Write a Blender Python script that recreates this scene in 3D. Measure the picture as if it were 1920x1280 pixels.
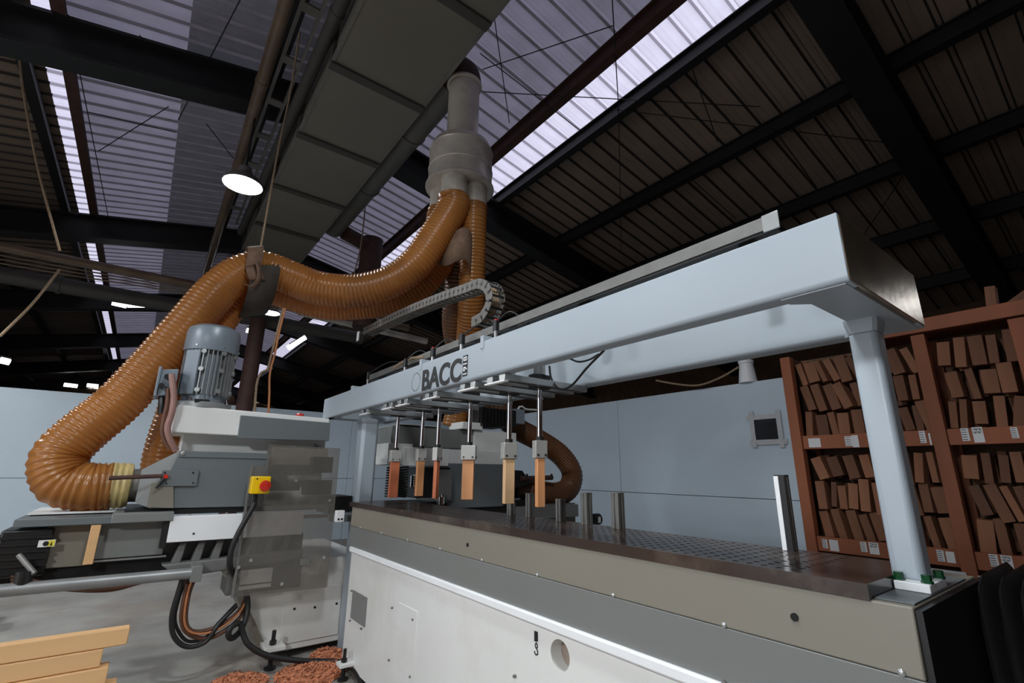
import bpy, bmesh, math, random
from mathutils import Vector, Matrix
import numpy as np

for o in list(bpy.data.objects):
    bpy.data.objects.remove(o)
SC = bpy.context.scene
COL = SC.collection
rnd = random.Random(7)

# ------------------------------------------------------------------ camera
H = 1.19                       # camera height above the floor
FPX = 893.2                    # focal length in pixels of a 1920x1280 frame
_R = np.array([[0.7965, 0.168, 0.5808], [-0.6045, 0.2042, 0.77], [0.0108, -0.9644, 0.2642]])
_u, _s, _vt = np.linalg.svd(_R)
R = _u @ _vt                   # rows: world X, Y, Z in camera axes (right, down, forward)
cam_d = bpy.data.cameras.new('camera')
cam_d.sensor_width = 36.0
cam_d.lens = FPX / 1920 * 36
cam_d.clip_start = 0.02
cam_d.clip_end = 200
cam = bpy.data.objects.new('camera', cam_d)
COL.objects.link(cam)
cam.matrix_world = Matrix(((R[0, 0], -R[0, 1], -R[0, 2], 0), (R[1, 0], -R[1, 1], -R[1, 2], 0),
                           (R[2, 0], -R[2, 1], -R[2, 2], H), (0, 0, 0, 1)))
SC.camera = cam

# ------------------------------------------------------------------ world and daylight
W = bpy.data.worlds.new('overcast_sky')
SC.world = W
W.use_nodes = True
wn = W.node_tree
wn.nodes['Background'].inputs[0].default_value = (0.88, 0.89, 1.0, 1)
wn.nodes['Background'].inputs[1].default_value = 1.15
SC.view_settings.view_transform = 'Standard'
SC.view_settings.look = 'None'
SC.view_settings.exposure = 0.0
SC.view_settings.gamma = 1.0
SC.view_settings.use_curve_mapping = False


def area_light(name, loc, target, sx, sy, power, color):
    d = bpy.data.lights.new(name, 'AREA')
    d.shape = 'RECTANGLE'
    d.size, d.size_y = sx, sy
    d.energy = power
    d.color = color
    o = bpy.data.objects.new(name, d)
    COL.objects.link(o)
    o.location = loc
    o.rotation_euler = (Vector(target) - Vector(loc)).to_track_quat('-Z', 'Y').to_euler()
    return o


# area light added as daylight from an assumed, unseen loading door at the left
DOOR_X, DOOR_Y0, DOOR_Y1, DOOR_Z = -5.6, -0.6, 4.4, 3.4
area_light('assumed_door_light', (DOOR_X + 0.05, (DOOR_Y0 + DOOR_Y1) / 2, 1.75), (5, (DOOR_Y0 + DOOR_Y1) / 2, 1.75),
           DOOR_Y1 - DOOR_Y0 - .1, 3.2, 36, (0.93, 0.96, 1.0))


# ------------------------------------------------------------------ helpers
def ray(px, py):
    return R @ np.array([px - 960.0, py - 640.0, FPX])


def at(px, py, X=None, Y=None, Z=None):
    """point of the place seen at a pixel of the photograph, on a plane X, Y or Z (camera-relative z)"""
    r = ray(px, py)
    k = X / r[0] if X is not None else (Y / r[1] if Y is not None else Z / r[2])
    return Vector((r * k).tolist())


TR = 0.2
def roof_z(x):
    return 5.2 - TR * x if x > 1.12 else 4.753 + TR * x


def on_roof(px, py, side, off=0.0):
    r = ray(px, py)
    if side == 'r':
        k = (5.2 - off) / (r[2] + TR * r[0])
    else:
        k = (4.753 - off) / (r[2] - TR * r[0])
    return Vector((r * k).tolist())


def lin(c):
    c = c / 255.0
    return c / 12.92 if c <= 0.04045 else ((c + 0.055) / 1.055) ** 2.4


def rgb(r, g, b):
    return (lin(r), lin(g), lin(b), 1.0)


MATS = {}


def M(name, col, rough=0.5, metal=0.0, var=0.12, scale=6.0, bump=0.0, bscale=40.0, stretch=None, dirt=None,
      dirt_amt=0.0, spec=0.5, rand=0.0, coat=0.0, transl=None, emit=None, estr=0.0):
    m = bpy.data.materials.new(name)
    MATS[name] = m
    m.use_nodes = True
    nt = m.node_tree
    N, Lk = nt.nodes, nt.links
    b = N['Principled BSDF']
    out = N['Material Output']
    tc = N.new('ShaderNodeTexCoord')
    mp = N.new('ShaderNodeMapping')
    Lk.new(tc.outputs['Object'], mp.inputs[0])
    if stretch:
        mp.inputs['Scale'].default_value = stretch
    no = N.new('ShaderNodeTexNoise')
    no.inputs['Scale'].default_value = scale
    no.inputs['Detail'].default_value = 6
    Lk.new(mp.outputs[0], no.inputs['Vector'])
    rp = N.new('ShaderNodeValToRGB')
    rp.color_ramp.elements[0].position = 0.3
    rp.color_ramp.elements[1].position = 0.7
    rp.color_ramp.elements[0].color = tuple(c * (1 - var) for c in col[:3]) + (1,)
    rp.color_ramp.elements[1].color = tuple(min(1, c * (1 + var)) for c in col[:3]) + (1,)
    Lk.new(no.outputs['Fac'], rp.inputs[0])
    csock = rp.outputs[0]
    if dirt:
        n2 = N.new('ShaderNodeTexNoise')
        n2.inputs['Scale'].default_value = scale * 0.35
        n2.inputs['Detail'].default_value = 8
        n2.inputs['Roughness'].default_value = 0.7
        Lk.new(tc.outputs['Object'], n2.inputs['Vector'])
        r2 = N.new('ShaderNodeValToRGB')
        r2.color_ramp.elements[0].position = 0.48
        r2.color_ramp.elements[1].position = 0.72
        r2.color_ramp.elements[0].color = (0, 0, 0, 1)
        r2.color_ramp.elements[1].color = (dirt_amt,) * 3 + (1,)
        Lk.new(n2.outputs['Fac'], r2.inputs[0])
        mx = N.new('ShaderNodeMixRGB')
        Lk.new(r2.outputs[0], mx.inputs[0])
        Lk.new(csock, mx.inputs[1])
        mx.inputs[2].default_value = dirt
        csock = mx.outputs[0]
    if rand:
        oi = N.new('ShaderNodeObjectInfo')
        mr = N.new('ShaderNodeMapRange')
        mr.inputs[3].default_value = 1 - rand
        mr.inputs[4].default_value = 1 + rand
        Lk.new(oi.outputs['Random'], mr.inputs[0])
        hs = N.new('ShaderNodeHueSaturation')
        Lk.new(csock, hs.inputs['Color'])
        Lk.new(mr.outputs[0], hs.inputs['Value'])
        csock = hs.outputs[0]
    Lk.new(csock, b.inputs['Base Color'])
    b.inputs['Roughness'].default_value = rough
    b.inputs['Metallic'].default_value = metal
    b.inputs['Specular IOR Level'].default_value = spec
    if coat:
        b.inputs['Coat Weight'].default_value = coat
        b.inputs['Coat Roughness'].default_value = 0.08
    if emit:
        b.inputs['Emission Color'].default_value = emit
        b.inputs['Emission Strength'].default_value = estr
    if bump:
        n3 = N.new('ShaderNodeTexNoise')
        n3.inputs['Scale'].default_value = bscale
        n3.inputs['Detail'].default_value = 4
        Lk.new(mp.outputs[0], n3.inputs['Vector'])
        bp = N.new('ShaderNodeBump')
        bp.inputs['Strength'].default_value = bump
        bp.inputs['Distance'].default_value = 0.01
        Lk.new(n3.outputs['Fac'], bp.inputs['Height'])
        Lk.new(bp.outputs[0], b.inputs['Normal'])
    if transl:
        amt = transl
        tr = N.new('ShaderNodeBsdfTranslucent')
        Lk.new(csock, tr.inputs[0])
        ms = N.new('ShaderNodeMixShader')
        ms.inputs[0].default_value = amt
        Lk.new(b.outputs[0], ms.inputs[1])
        Lk.new(tr.outputs[0], ms.inputs[2])
        Lk.new(ms.outputs[0], out.inputs[0])
    return m


class MB:
    def __init__(s):
        s.v, s.f = [], []

    def add(s, vs, fs):
        n = len(s.v)
        s.v += [Vector(p) for p in vs]
        s.f += [tuple(i + n for i in f) for f in fs]
        return s

    def box(s, x0, x1, y0, y1, z0, z1):
        return s.add([(x, y, z) for x in (x0, x1) for y in (y0, y1) for z in (z0, z1)],
                     [(0, 1, 3, 2), (4, 6, 7, 5), (0, 4, 5, 1), (2, 3, 7, 6), (0, 2, 6, 4), (1, 5, 7, 3)])

    def prism(s, poly, ax, a, b):
        def P(p, t):
            return (t, p[0], p[1]) if ax == 'x' else ((p[0], t, p[1]) if ax == 'y' else (p[0], p[1], t))
        n = len(poly)
        return s.add([P(p, a) for p in poly] + [P(p, b) for p in poly],
                     [tuple(range(n)), tuple(range(2 * n - 1, n - 1, -1))] +
                     [(i, (i + 1) % n, (i + 1) % n + n, i + n) for i in range(n)])

    def obb(s, c, ux, uy, uz):
        c, ux, uy, uz = map(Vector, (c, ux, uy, uz))
        return s.add([c + ux * i + uy * j + uz * k for i in (-1, 1) for j in (-1, 1) for k in (-1, 1)],
                     [(0, 1, 3, 2), (4, 6, 7, 5), (0, 4, 5, 1), (2, 3, 7, 6), (0, 2, 6, 4), (1, 5, 7, 3)])

    def lathe(s, p, d, prof, n=24, caps=True):
        p, d = Vector(p), Vector(d).normalized()
        a = d.orthogonal().normalized()
        b = d.cross(a)
        vs = []
        for r, t in prof:
            for k in range(n):
                q = 2 * math.pi * k / n
                vs.append(p + d * t + (a * math.cos(q) + b * math.sin(q)) * r)
        fs = [(i * n + k, i * n + (k + 1) % n, (i + 1) * n + (k + 1) % n, (i + 1) * n + k)
              for i in range(len(prof) - 1) for k in range(n)]
        if caps:
            fs.append(tuple(range(n - 1, -1, -1)))
            m = (len(prof) - 1) * n
            fs.append(tuple(range(m, m + n)))
        return s.add(vs, fs)

    def cyl(s, p0, p1, r, r1=None, n=16):
        p0, p1 = Vector(p0), Vector(p1)
        return s.lathe(p0, p1 - p0, [(r, 0), (r if r1 is None else r1, (p1 - p0).length)], n)

    def tube(s, pts, r, n=10, caps=True):
        pts = [Vector(p) for p in pts]
        rf = r if callable(r) else (lambda i: r)
        t = (pts[1] - pts[0]).normalized()
        a = t.orthogonal().normalized()
        vs = []
        for i, p in enumerate(pts):
            t2 = (pts[min(i + 1, len(pts) - 1)] - pts[max(i - 1, 0)]).normalized()
            a = (a - t2 * a.dot(t2)).normalized()
            b = t2.cross(a)
            for k in range(n):
                q = 2 * math.pi * k / n
                vs.append(p + (a * math.cos(q) + b * math.sin(q)) * rf(i))
        fs = [(i * n + k, i * n + (k + 1) % n, (i + 1) * n + (k + 1) % n, (i + 1) * n + k)
              for i in range(len(pts) - 1) for k in range(n)]
        if caps:
            fs.append(tuple(range(n - 1, -1, -1)))
            m = (len(pts) - 1) * n
            fs.append(tuple(range(m, m + n)))
        return s.add(vs, fs)

    def build(s, name, mat, parent=None, bevel=0.0, seg=2, smooth=True, angle=35, local=False, fixn=True):
        """link as ONE mesh object; coordinates are world with camera-relative z"""
        vs = s.v if local else [Vector((p.x, p.y, p.z + H)) for p in s.v]
        if parent is not None:
            o0 = Vector((0, 0, 0))
            q = parent
            while q is not None:
                o0 = o0 + q.location
                q = q.parent
            off = Vector((0, 0, 0)) if local else o0
            loc = Vector((0, 0, 0))
            vs = [p - off for p in vs]
        elif not local:
            lo = [min(p[i] for p in vs) for i in range(3)]
            hi = [max(p[i] for p in vs) for i in range(3)]
            loc = Vector(((lo[0] + hi[0]) / 2, (lo[1] + hi[1]) / 2, lo[2]))
            vs = [p - loc for p in vs]
        else:
            loc = Vector((0, 0, 0))
        me = bpy.data.meshes.new(name)
        me.from_pydata([tuple(p) for p in vs], [], s.f)
        if fixn:
            bm = bmesh.new()
            bm.from_mesh(me)
            bmesh.ops.recalc_face_normals(bm, faces=bm.faces)
            bm.to_mesh(me)
            bm.free()
        if smooth:
            me.polygons.foreach_set('use_smooth', [True] * len(me.polygons))
            me.set_sharp_from_angle(angle=math.radians(angle))
        me.materials.append(MATS[mat])
        o = bpy.data.objects.new(name, me)
        COL.objects.link(o)
        o.location = loc
        if parent is not None:
            o.parent = parent
        if bevel:
            bv = o.modifiers.new('bevel', 'BEVEL')
            bv.width = bevel
            bv.segments = seg
            bv.limit_method = 'ANGLE'
            bv.angle_limit = math.radians(40)
            bv.harden_normals = False
        return o


def B(x0, x1, y0, y1, z0, z1):
    return MB().box(min(x0, x1), max(x0, x1), min(y0, y1), max(y0, y1), min(z0, z1), max(z0, z1))


def C(p0, p1, r, r1=None, n=16):
    return MB().cyl(p0, p1, r, r1, n)


def tag(o, label=None, cat=None, group=None, kind=None):
    if label:
        o['label'] = label
    if cat:
        o['category'] = cat
    if group:
        o['group'] = group
    if kind:
        o['kind'] = kind
    return o


def thing(name, loc, label=None, cat=None, group=None, kind=None):
    o = bpy.data.objects.new(name, None)
    o.empty_display_size = 0.1
    COL.objects.link(o)
    o.location = (loc[0], loc[1], loc[2] + H)
    return tag(o, label, cat, group, kind)


def inst(src, loc, parent=None, rot=None, scale=None):
    o = src.copy()
    COL.objects.link(o)
    o.parent = parent
    if parent is not None:
        o.location = Vector(loc) + Vector((0, 0, H)) - parent.location
    else:
        o.location = Vector(loc) + Vector((0, 0, H))
    if rot is not None:
        o.rotation_euler = rot
    if scale is not None:
        o.scale = scale
    return o


def spline(pts, step=0.02):
    """Catmull-Rom through pts, resampled to equal steps"""
    P = [Vector(p) for p in pts]
    P = [P[0] * 2 - P[1]] + P + [P[-1] * 2 - P[-2]]
    out = []
    for i in range(1, len(P) - 2):
        a, b, c, d = P[i - 1:i + 3]
        for k in range(24):
            t = k / 24
            out.append(0.5 * ((2 * b) + (c - a) * t + (2 * a - 5 * b + 4 * c - d) * t * t + (3 * b - a - 3 * c + d) * t ** 3))
    out.append(P[-2])
    L = [0]
    for i in range(1, len(out)):
        L.append(L[-1] + (out[i] - out[i - 1]).length)
    n = max(2, int(L[-1] / step))
    res, j = [], 0
    for k in range(n + 1):
        s_ = L[-1] * k / n
        while j < len(L) - 2 and L[j + 1] < s_:
            j += 1
        t = (s_ - L[j]) / max(1e-9, L[j + 1] - L[j])
        res.append(out[j].lerp(out[j + 1], min(1, t)))
    return res


def text_mesh(txt, size, bold=0.0):
    cu = bpy.data.curves.new('lettering', 'FONT')
    cu.body = txt
    cu.size = size
    cu.extrude = 0.0006
    cu.offset = bold
    o = bpy.data.objects.new('lettering_source', cu)
    COL.objects.link(o)
    bpy.context.view_layer.update()
    me = bpy.data.meshes.new_from_object(o.evaluated_get(bpy.context.evaluated_depsgraph_get()))
    bpy.data.objects.remove(o)
    bpy.data.curves.remove(cu)
    return me


# ------------------------------------------------------------------ materials
M('concrete', rgb(150, 147, 142), 0.75, var=0.2, scale=2.5, bump=0.15, bscale=30, dirt=rgb(122, 98, 78), dirt_amt=0.6)
M('wall_panel', rgb(196, 210, 221), 0.33, var=0.03, scale=1.2, spec=0.5, dirt=rgb(176, 188, 196), dirt_amt=0.4)
M('dark_timber', rgb(104, 80, 60), 0.8, var=0.25, scale=5)
M('roof_dark', rgb(132, 116, 102), 0.75, var=0.12, scale=2)
M('roof_light', rgb(150, 147, 162), 0.55, var=0.10, scale=2.5, transl=0.42, dirt=rgb(120, 112, 118), dirt_amt=0.5)
M('roof_dim', rgb(120, 120, 128), 0.6, var=0.12, scale=2.5, transl=0.12, dirt=rgb(80, 75, 75), dirt_amt=0.6)
M('roof_clear', rgb(235, 232, 245), 0.4, var=0.05, scale=4, transl=0.92)
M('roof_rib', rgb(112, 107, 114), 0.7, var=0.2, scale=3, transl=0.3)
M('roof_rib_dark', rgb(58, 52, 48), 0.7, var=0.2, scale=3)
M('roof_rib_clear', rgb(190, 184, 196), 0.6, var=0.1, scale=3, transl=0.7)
M('steel_black', rgb(22, 22, 22), 0.55, var=0.2, scale=5)
M('steel_rust', rgb(70, 46, 40), 0.7, var=0.3, scale=6)
M('galv', rgb(204, 197, 186), 0.38, 0.25, var=0.12, scale=5, dirt=rgb(110, 92, 74), dirt_amt=0.6)
M('pipe_dusty', rgb(112, 94, 78), 0.4, 0.3, var=0.2, scale=4, dirt=rgb(84, 66, 52), dirt_amt=0.7)
M('galv_dull', rgb(120, 118, 112), 0.5, 0.3, var=0.12, scale=3, dirt=rgb(88, 80, 70), dirt_amt=0.5)
M('box_sheet', rgb(116, 113, 102), 0.6, 0.1, var=0.05, scale=1.5)
M('box_flange', rgb(72, 70, 66), 0.6, 0.1, var=0.08)
M('hose', rgb(182, 122, 62), 0.26, var=0.14, scale=4, transl=0.42, dirt=rgb(122, 84, 54), dirt_amt=0.7, spec=0.6)
M('hose_dark', rgb(112, 72, 42), 0.4, var=0.14, scale=5, transl=0.15, dirt=rgb(92, 66, 48), dirt_amt=0.6)
M('hose_end', rgb(196, 176, 120), 0.4, var=0.2, scale=14, transl=0.2)
M('strap', rgb(112, 88, 70), 0.85, var=0.2, scale=20, bump=0.2, bscale=90)
M('strap_dark', rgb(62, 54, 47), 0.85, var=0.2, scale=20)
M('rope', rgb(150, 128, 104), 0.9, var=0.25, scale=60, bump=0.4, bscale=200)
M('paint_blue', rgb(164, 174, 183), 0.42, var=0.02, scale=2, spec=0.55, dirt=rgb(160, 166, 168), dirt_amt=0.25)
M('paint_white', rgb(226, 226, 223), 0.36, var=0.025, scale=2.5, dirt=rgb(180, 172, 160), dirt_amt=0.4)
M('well_grey', rgb(150, 134, 122), 0.7, var=0.15, scale=20, dirt=rgb(120, 92, 70), dirt_amt=0.6)
M('paint_bright', rgb(240, 241, 243), 0.35, var=0.02)
M('paint_warm', rgb(127, 122, 111), 0.42, var=0.03, scale=2, dirt=rgb(150, 136, 118), dirt_amt=0.4)
M('paint_grey', rgb(122, 124, 122), 0.42, var=0.03, scale=2, dirt=rgb(116, 112, 106), dirt_amt=0.4)
M('paint_dgrey', rgb(104, 110, 112), 0.42, var=0.04, scale=3, dirt=rgb(110, 100, 90), dirt_amt=0.4)
M('cast_grey', rgb(110, 110, 108), 0.6, var=0.1, scale=8, bump=0.1, bscale=60)
M('motor_grey', rgb(132, 142, 152), 0.36, 0.1, var=0.05, scale=5, dirt=rgb(110, 108, 104), dirt_amt=0.4)
M('fin_grey', rgb(150, 152, 152), 0.4, 0.4, var=0.1, scale=8)
M('alu', rgb(182, 184, 184), 0.35, 0.75, var=0.06, scale=10)
M('alu_dull', rgb(128, 127, 124), 0.5, 0.5, var=0.1, scale=12)
M('chrome', rgb(225, 225, 225), 0.08, 1.0, var=0.02)
M('black_rubber', rgb(26, 26, 27), 0.5, var=0.1)
M('black_plastic', rgb(24, 24, 25), 0.4, var=0.1)
M('black_ink', rgb(14, 15, 18), 0.5, var=0.02)
M('hole_dark', rgb(12, 11, 11), 0.8, var=0.02)
M('table_plate', rgb(56, 46, 42), 0.2, var=0.12, scale=9, spec=0.5, dirt=rgb(116, 104, 92), dirt_amt=0.6)
M('table_dust', rgb(112, 104, 94), 0.8, var=0.2, scale=14)
M('bellows', rgb(27, 26, 26), 0.6, var=0.15, scale=8)
M('wood_shelf', rgb(152, 90, 60), 0.7, var=0.18, scale=3, stretch=(1, 1, 0.12), rand=0.08)
M('wood_block', rgb(124, 82, 58), 0.75, var=0.25, scale=9, stretch=(1, 1, 0.15), rand=0.45)
M('wood_red', rgb(184, 104, 70), 0.6, var=0.16, scale=12, stretch=(1, 1, 0.12), rand=0.1)
M('wood_pale', rgb(222, 182, 138), 0.6, var=0.12, scale=12, stretch=(1, 1, 0.12), rand=0.08)
M('end_metal', rgb(172, 156, 136), 0.26, 0.85, var=0.25, scale=9, bump=0.12, bscale=14)
M('jaw_metal', rgb(178, 177, 172), 0.42, 0.35, var=0.06, scale=14)
M('chain_grey', rgb(112, 109, 104), 0.55, 0.1, var=0.2, scale=14, dirt=rgb(94, 76, 60), dirt_amt=0.6)
M('wood_work', rgb(208, 146, 98), 0.6, var=0.16, scale=12, stretch=(1, 1, 0.12), rand=0.16)
M('wood_plank', rgb(216, 172, 122), 0.65, var=0.12, scale=6, stretch=(0.12, 1, 1), rand=0.1)
M('paper', rgb(225, 225, 225), 0.7, var=0.02)
M('paper_dusty', rgb(196, 196, 196), 0.8, var=0.06)
M('red_plastic', rgb(196, 42, 28), 0.35, var=0.05)
M('yellow_plastic', rgb(240, 196, 12), 0.35, var=0.04)
M('yellow_label', rgb(228, 214, 70), 0.5, var=0.02)
M('brown_cable', rgb(96, 62, 46), 0.6, var=0.2, scale=12)
M('orange_cable', rgb(186, 120, 74), 0.6, var=0.1)
M('pink_conduit', rgb(148, 112, 104), 0.6, var=0.15, scale=12)
M('green_glass', rgb(20, 70, 40), 0.2, var=0.1)
M('sawdust', rgb(190, 122, 88), 0.9, var=0.3, scale=30)
M('tape', rgb(190, 192, 194), 0.25, var=0.1, scale=30)
M('lamp_glow', rgb(255, 255, 255), 0.5, emit=(0.93, 0.98, 1.0, 1), estr=40)
M('lamp_far', rgb(255, 255, 255), 0.5, emit=(0.95, 0.98, 1.0, 1), estr=6)
M('window_far', rgb(255, 255, 255), 0.5, emit=(1.0, 0.97, 0.9, 1), estr=1.3)
M('window_dark', rgb(46, 50, 54), 0.12, var=0.15, scale=6, spec=0.6)
M('lumber_far', rgb(172, 138, 108), 0.8, var=0.15, scale=6, rand=0.15)

# clear smoky guard sheet
gm = bpy.data.materials.new('guard_sheet')
MATS['guard_sheet'] = gm
gm.use_nodes = True
_n, _l = gm.node_tree.nodes, gm.node_tree.links
_b = _n['Principled BSDF']
_b.inputs['Base Color'].default_value = rgb(128, 124, 118)
_b.inputs['Roughness'].default_value = 0.22
_t = _n.new('ShaderNodeBsdfTransparent')
_t.inputs[0].default_value = (0.88, 0.86, 0.84, 1)
_m = _n.new('ShaderNodeMixShader')
_no = _n.new('ShaderNodeTexNoise')
_no.inputs['Scale'].default_value = 5
_no.inputs['Detail'].default_value = 5
_rp = _n.new('ShaderNodeMapRange')
_rp.inputs[1].default_value = 0.3
_rp.inputs[2].default_value = 0.7
_rp.inputs[3].default_value = 0.25
_rp.inputs[4].default_value = 0.42
_tc = _n.new('ShaderNodeTexCoord')
_l.new(_tc.outputs['Object'], _no.inputs['Vector'])
_l.new(_no.outputs['Fac'], _rp.inputs[0])
_l.new(_rp.outputs[0], _m.inputs[0])
_l.new(_t.outputs[0], _m.inputs[1])
_l.new(_b.outputs[0], _m.inputs[2])
_l.new(_m.outputs[0], _n['Material Output'].inputs[0])

# ================================================================== THE SETTING
XW, YW, WTOP = 5.4, 9.11, 1.02           # partition walls (camera-relative)
FL = -H
XMIN, XMAX, YMIN, YMAX = -5.65, 11.2, -7.0, 33.0
tag(B(XMIN, XMAX, YMIN, YMAX, FL - 0.2, FL).build('floor', 'concrete'), 'grey concrete workshop floor with dust and stains', None, None, 'structure')

# outer walls
wf = thing('wall_far', ((XMIN + XMAX) / 2, YMAX, FL), 'dark brown end wall of the hall far behind the partition', None, None, 'structure')
prof = [(XMIN, FL), (XMAX, FL), (XMAX, roof_z(XMAX)), (1.12, roof_z(1.12)), (XMIN, roof_z(XMIN))]
MB().prism(prof, 'y', YMAX, YMAX + 0.15).build('gable_cladding', 'dark_timber', wf)
tag(B(XMAX, XMAX + 0.15, YMIN, YMAX, FL, roof_z(XMAX)).build('wall_right', 'dark_timber'), 'dark outer wall behind the shelf and partition', None, None, 'structure')
tag(MB().prism(prof, 'y', YMIN - 0.15, YMIN).build('wall_rear', 'dark_timber'), 'dark outer wall behind the camera', None, None, 'structure')
# left outer wall with the assumed loading door opening
wl = thing('wall_left', (XMIN, 10, FL), 'dark outer wall on the left with an assumed, unseen loading door', None, None, 'structure')
zl_ = roof_z(XMIN)
B(XMIN - 0.15, XMIN, YMIN, DOOR_Y0, FL, zl_).build('wall_section', 'dark_timber', wl)
B(XMIN - 0.15, XMIN, DOOR_Y1, YMAX, FL, zl_).build('wall_section', 'dark_timber', wl)
B(XMIN - 0.15, XMIN, DOOR_Y0, DOOR_Y1, DOOR_Z - H, zl_).build('wall_section', 'dark_timber', wl)

# ---- roof: corrugated sheets on purlins and rafters
ceil = thing('ceiling', (1.12, 10, 4.9), 'pitched corrugated roof with translucent strips, dark rafters and purlins', None, None, 'structure')
RAFT_Y = [0.94 + 4.78 * i for i in range(-1, 7)]
SHW = 4.78 / 4


def corrugated(x0, x1, sign, rib=0.035):
    """sheet SHW wide along Y, ribs running up the slope; local origin at its lower-y edge at x0"""
    mb = MB()
    pr = []
    npitch = 5
    p = SHW / npitch
    for k in range(npitch):
        y = k * p
        pr += [(y, 0), (y + p * 0.36, 0), (y + p * 0.42, 0.006), (y + p * 0.48, 0), (y + p * 0.72, 0), (y + p * 0.79, rib), (y + p * 0.93, rib), (y + p, 0)]
    # drop repeated points
    pp = [pr[0]]
    for q in pr[1:]:
        if abs(q[0] - pp[-1][0]) > 1e-6:
            pp.append(q)
    n = len(pp)
    dz = (x1 - x0) * TR * sign
    vs = [(0, y, z) for y, z in pp] + [(x1 - x0, y, z + dz) for y, z in pp]
    mb.add(vs, [(i, i + 1, i + 1 + n, i + n) for i in range(n - 1)])
    mb.ribs = [i for i in range(n - 1) if abs(pp[i][1] - pp[i + 1][1]) > 0.01]
    return mb


zones = [('l', XMIN - 0.3, -1.62, 'roof_dark', 'roof_sheet'), ('l', -1.62, -1.40, 'roof_clear', 'skylight_sheet'),
         ('l', -1.40, -0.36, 'roof_light', 'roof_sheet'), ('l', -0.36, 1.12, 'roof_dim', 'roof_sheet'),
         ('r', 1.12, 3.36, 'roof_light', 'roof_sheet'), ('r', 3.36, 3.98, 'roof_clear', 'skylight_sheet'),
         ('r', 3.98, XMAX + 0.3, 'roof_dark', 'roof_sheet')]
ysheets = [RAFT_Y[0] - 3.6 + SHW * i for i in range(-1, 36)]
for side, x0, x1, mt, nm in zones:
    src = None
    ov = 0.06
    for y in ysheets:
        m2 = mt
        z0 = roof_z(x0 + 1e-4 if side == 'r' else x0)
        if src is None:
            cm = corrugated(x0, x1 + (ov if side == 'r' and x1 < 10 else 0), -1 if side == 'r' else 1)
            src = cm.build(nm, mt, ceil, local=True, angle=20)
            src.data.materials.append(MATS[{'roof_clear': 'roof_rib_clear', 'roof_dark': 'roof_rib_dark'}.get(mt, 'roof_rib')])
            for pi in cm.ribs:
                src.data.polygons[pi].material_index = 1  # rib flanks coloured darker, standing in for the shading of the ribs
            src.location = Vector((x0, y, z0 + H)) - ceil.location
        else:
            inst(src, (x0, y, z0), ceil)
MB().prism([(0.87, roof_z(0.87) + 0.04), (1.12, roof_z(1.12) + 0.05), (1.37, roof_z(1.37) + 0.04), (1.37, roof_z(1.37) + 0.06), (1.12, roof_z(1.12) + 0.08), (0.87, roof_z(0.87) + 0.06)], 'y', YMIN - 1, YMAX).build('ridge_cap', 'roof_dark', ceil)

# rafters: dark I-beams under each slope
for y in RAFT_Y:
    for s in (0, 1):
        x0, x1 = (1.12, XMAX) if s else (XMIN, 1.12)
        d0 = 0.22

        def sl(x, off):
            return roof_z(x + (1e-4 if s else -1e-4)) - off
        mb = MB()
        for (ya, yb, oa, ob) in ((y - 0.14, y + 0.14, d0, d0 + 0.035), (y - 0.025, y + 0.025, d0 + 0.035, d0 + 0.40), (y - 0.14, y + 0.14, d0 + 0.40, d0 + 0.44)):
            mb.add([(x0, ya, sl(x0, ob)), (x1, ya, sl(x1, ob)), (x1, ya, sl(x1, oa)), (x0, ya, sl(x0, oa)),
                    (x0, yb, sl(x0, ob)), (x1, yb, sl(x1, ob)), (x1, yb, sl(x1, oa)), (x0, yb, sl(x0, oa))],
                   [(0, 1, 2, 3), (7, 6, 5, 4), (0, 4, 5, 1), (3, 2, 6, 7), (1, 5, 6, 2), (0, 3, 7, 4)])
        mb.build('rafter', 'steel_black', ceil)
# purlins: channels under the sheets
purl = [(-5.9, 'steel_black', .2), (-4.45, 'steel_black', .2), (-2.95, 'steel_black', .2), (-1.72, 'steel_black', .2), (-1.36, 'steel_rust', .2),
        (0.55, 'steel_black', .16), (1.75, 'steel_black', .16),
        (3.32, 'steel_rust', .22), (3.96, 'steel_black', .2), (5.37, 'steel_black', .2), (6.86, 'steel_black', .2), (8.37, 'steel_black', .2), (9.9, 'steel_black', .2)]
for x, mt, d in purl:
    z = roof_z(x) - 0.012
    mb = MB().box(x - 0.012, x + 0.012, YMIN, YMAX, z - d, z - 0.02)
    mb.box(x - 0.055, x + 0.055, YMIN, YMAX, z - d - 0.012, z - d)
    mb.box(x - 0.055, x + 0.012, YMIN, YMAX, z - 0.03, z - 0.018)
    mb.build('purlin', mt, ceil)
# bracing rods just below the sheets
rods = [('r', (905, 172), (1425, 200)), ('r', (1150, 205), (1692, 271)), ('r', (905, 130), (1150, 48)), ('r', (1148, 0), (1160, 205)),
        ('r', (1160, 205), (1165, 470)), ('r', (925, 20), (955, 230)), ('r', (1713, 300), (1620, 440)), ('r', (900, 100), (1095, 250)), ('r', (1295, 120), (1345, 265)),
        ('r', (1450, 240), (1530, 350)), ('r', (1290, 330), (1380, 410)), ('r', (1000, 490), (1160, 590)),
        ('l', (128, 28), (207, 427)), ('l', (262, 66), (334, 160)), ('l', (185, 283), (316, 200)), ('l', (387, 232), (440, 300)), ('l', (334, 225), (450, 0)),
        ('l', (165, 210), (330, 248)), ('l', (340, 175), (450, 200))]
for s, a, b in rods:
    C(on_roof(*a, s, 0.24), on_roof(*b, s, 0.24), 0.006, n=6).build('brace_rod', 'steel_black', ceil)

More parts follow.
